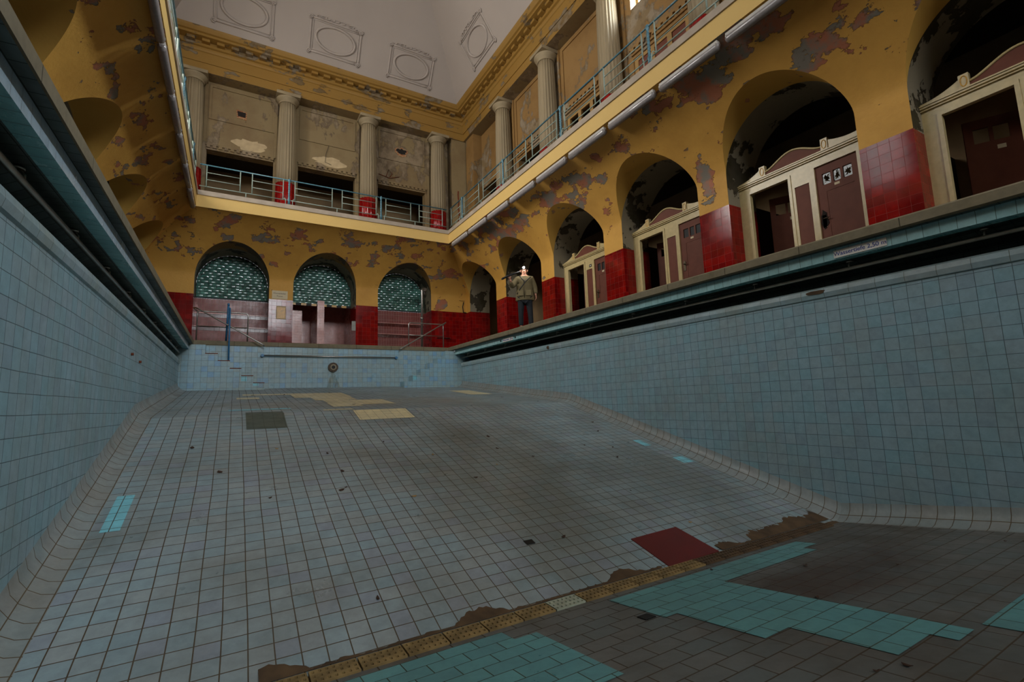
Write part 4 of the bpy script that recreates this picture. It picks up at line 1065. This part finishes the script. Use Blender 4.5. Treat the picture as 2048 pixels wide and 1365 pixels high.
# ---------------------------------------------------------------- the person
def skin(name, pts, edges, rad, mat, parent, lv_=2, root=0):
    me = bpy.data.meshes.new(name); org = ORG[parent.name]
    me.from_pydata([tuple(Vector(p)-org) for p in pts], edges, []); o = bpy.data.objects.new(name, me); COL.objects.link(o); o.parent = parent; ORG[o.name] = org
    me.materials.append(mat); md = o.modifiers.new('skin', 'SKIN'); md.use_smooth_shade = True
    for i, r in enumerate(rad):
        sv = me.skin_vertices[0].data[i]; sv.radius = (r*1.04, r*1.04); sv.use_root = (i == root)
    s = o.modifiers.new('sub', 'SUBSURF'); s.levels = lv_; s.render_levels = lv_; return o
PX, PY = 7.12, 11.27
# person frame: faces the pool and the camera; local axes
fd = Vector((-.55, -.83, 0)).normalized(); sd = Vector((-fd.y, fd.x, 0))   # sd = person's left seen from front -> image right is -? 
lf = Vector((.83, -.55, 0))                                                 # towards the right of the photo (person's left)
KP = 1.045
def PP(l, f, z): return tuple(Vector((PX, PY, 0))+lf*l*KP*1.04+fd*f*KP+Vector((0, 0, z*KP)))
t = thing('person', 'person in olive parka and dark jeans with a lit headlamp, standing in the arch', 'person', (PX, PY, 0))
B_ = [PP(0, 0, .92), PP(0, 0, 1.12), PP(0, 0, 1.34), PP(0, .0, 1.46), PP(0, .02, 1.53), PP(0, .03, 1.61), PP(0, .035, 1.69),      # 0-6 spine, head
      PP(-.18, 0, 1.41), PP(-.33, .08, 1.2), PP(-.36, .32, 1.33),                                                             # 7-9 raised right arm
      PP(.18, 0, 1.41), PP(.26, -.02, 1.15), PP(.29, .06, .9),                                                               # 10-12 hanging left arm
      PP(-.09, 0, .84), PP(-.11, .02, .48), PP(-.12, -.01, .1), PP(-.13, .14, .035),                                            # 13-16
      PP(.09, 0, .84), PP(.12, .02, .48), PP(.14, -.01, .1), PP(.17, .14, .035)]
E_ = [(0, 1), (1, 2), (2, 3), (3, 4), (4, 5), (5, 6), (3, 7), (7, 8), (8, 9), (3, 10), (10, 11), (11, 12), (0, 13), (13, 14), (14, 15), (15, 16), (0, 17), (17, 18), (18, 19), (19, 20)]
R_ = [.13, .12, .14, .09, .055, .085, .075, .06, .045, .03, .06, .042, .03, .085, .058, .04, .035, .085, .058, .04, .035]
skin('body', B_, E_, R_, M['skin'], t)
J = [PP(0, 0, .93), PP(0, 0, 1.05), PP(0, 0, 1.2), PP(0, 0, 1.36), PP(0, 0, 1.47), PP(-.19, 0, 1.4), PP(-.33, .07, 1.19), PP(-.355, .27, 1.3), PP(.19, 0, 1.4), PP(.27, -.02, 1.15), PP(.29, .05, .96)]
skin('parka', J, [(0, 1), (1, 2), (2, 3), (3, 4), (3, 5), (5, 6), (6, 7), (3, 8), (8, 9), (9, 10)], [.2, .2, .19, .17, .09, .1, .085, .055, .1, .08, .06], M['pcoat'], t)
mb = MB(); rows = []
for z, a, b in ((.8, .235, .165), (.82, .25, .175), (.95, .235, .185), (1.1, .215, .19), (1.25, .215, .18)):
    rows.append([PP(a*cos(2*pi*k/28), b*sin(2*pi*k/28), z) for k in range(29)])
mb.grid(rows); mb.face(rows[0][:28]); q = obj('parka_skirt', mb, M['pcoat'], t)
mb = MB(); mb.tube([PP(.1*cos(2*pi*k/16), .02+.09*sin(2*pi*k/16), 1.44) for k in range(17)], .035, 0, 8, False); obj('parka_collar', mb, M['pcoat'], t)
for sgn in (-1, 1):
    mb = MB(); c_ = Vector(PP(sgn*.1, .2, .98)); pts = [c_+lf*a*.075+Vector((0, 0, b*.08)) for a, b in ((-1, -1), (1, -1), (1, 1), (-1, 1))]
    mb.prism([tuple(p+fd*.012) for p in pts], [tuple(p-fd*.04) for p in pts]); obj('parka_pocket', mb, M['pcoat'], t)
mb = MB(); mb.tube([PP(0, .215, z) for z in (.84, 1.0, 1.2, 1.36)], .008, 0, 6); obj('zip', mb, M['brass'], t)
T_ = [PP(0, 0, .9), PP(-.1, 0, .8), PP(-.12, .02, .48), PP(-.125, 0, .09), PP(.1, 0, .8), PP(.125, .02, .48), PP(.145, 0, .09)]
skin('jeans', T_, [(0, 1), (1, 2), (2, 3), (0, 4), (4, 5), (5, 6)], [.15, .115, .08, .066, .115, .08, .066], M['jeans'], t)
for sgn in (-1, 1):
    c0 = PP(sgn*.135, -.06, .045); c1 = PP(sgn*.16, .2, .035)
    skin('shoe', [c0, PP(sgn*.145, .08, .05), c1], [(0, 1), (1, 2)], [.045, .05, .035], M['shoe'], t, 1)
# hands with fingers
def hand(wr, dirv, side, curl, name='hand'):
    w = Vector(wr); d = Vector(dirv).normalized(); s_ = Vector(side).normalized(); n_ = d.cross(s_)
    pts = [w, w+d*.05]; ed = [(0, 1)]; rd = [.024, .03]
    for k in range(4):
        b = w+d*.085+s_*(-.03+.02*k); ln = (.07, .08, .075, .06)[k]
        i = len(pts); c1 = b+(d*cos(curl)+n_*sin(curl))*ln*.5; c2 = c1+(d*cos(curl*2)+n_*sin(curl*2))*ln*.5
        pts += [b, c1, c2]; ed += [(1, i), (i, i+1), (i+1, i+2)]; rd += [.011, .0095, .008]
    i = len(pts); pts += [w+d*.04-s_*.035, w+d*.08-s_*.05+n_*.02]; ed += [(1, i), (i, i+1)]; rd += [.012, .009]
    return skin(name, pts, ed, rd, M['skin'], t, 1)
hand(PP(.295, .07, .92), (fd*.2+Vector((0, 0, -1))), fd, .35)
hand(PP(-.36, .3, 1.33), (fd*.4+Vector((0, 0, 1))*.8-lf*.1), lf, .9)
# face: nose, eyes, mouth, ears, beard shade
mb = MB(); mb.tube([PP(0, .115, 1.635), PP(0, .145, 1.60)], [.008, .017], 0, 8); obj('nose', mb, M['skin'], t)
mb = MB(); mb.tube([PP(-.025, .112, 1.565), PP(0, .12, 1.562), PP(.025, .112, 1.565)], .006, 0, 6); obj('mouth', mb, plain('lips', '#7a4338', .5), t)
mb = MB()
for s_ in (-1, 1): mb = MB(); mb.tube([PP(s_*.033, .1, 1.64), PP(s_*.033, .117, 1.64)], .01, 0, 8); obj('eye', mb, M['black'], t)
for s_ in (-1, 1):
    mb = MB(); mb.tube([PP(s_*.085, .03, 1.6), PP(s_*.1, .02, 1.64), PP(s_*.088, .03, 1.66)], .012, 0, 6); obj('ear', mb, M['skin'], t)
skin('hair', [PP(0, -.01, 1.66), PP(0, .01, 1.715)], [(0, 1)], [.092, .08], plain('hair', '#3a3028', .8), t)
mb = MB(); mb.lathe((PX, PY, 1.505), [(0, .09), (.05, .095), (.08, .075)], 0, 16); obj('collar_scarf', mb, M['jeans'], t)
mb = MB(); mb.tube([PP(-.12, .17, 1.46), PP(0, .215, 1.3), PP(.0, .22, 1.25)], .014, 0, 6); mb.tube([PP(.17, .12, 1.43), PP(.05, .22, 1.3), PP(-.1, .235, 1.1), PP(-.2, .15, .96)], .014, 0, 6); obj('shoulder_strap', mb, M['black'], t)
# headlamp, worn on the forehead: a thing of its own light
hl = thing('headlamp', 'small dazzling white headlamp on the forehead of the person', 'headlamp', PP(0, .12, 1.68))
mb = MB(); mb.tube([PP(.098*sin(a), .03+.098*cos(a), 1.69) for a in [2*pi*k/24 for k in range(25)]], .01, 0, 6, False); obj('head_strap', mb, M['black'], hl)
mb = MB(); mb.tube([PP(0, .115, 1.695), PP(0, .15, 1.695)], .034, 0, 16); obj('lamp_body', mb, M['black'], hl)
mb = MB(); mb.tube([PP(0, .151, 1.695), PP(0, .163, 1.695)], [.03, .024], 0, 16); obj('lamp_lens', mb, M['glow'], hl)
pl = bpy.data.lights.new('headlamp_light', 'POINT'); pl.energy = 7; pl.shadow_soft_size = .04; pl.color = (1, .96, .9)
po = bpy.data.objects.new('headlamp_light', pl); COL.objects.link(po); po.location = PP(0, .2, 1.7)
tr = thing('folded_tripod', 'long black folded tripod held up in the right hand of the person', 'tripod', PP(-.3, .35, 1.36))
mb = MB(); mb.tube([PP(-.54, .36, 1.36), PP(-.4, .36, 1.43), PP(-.1, .3, 1.54)], [.03, .03, .022], 0, 10); obj('leg', mb, M['black'], tr)
mb = MB(); mb.tube([PP(-.58, .37, 1.335), PP(-.53, .36, 1.365)], [.02, .036], 0, 10); obj('foot', mb, M['black'], tr)
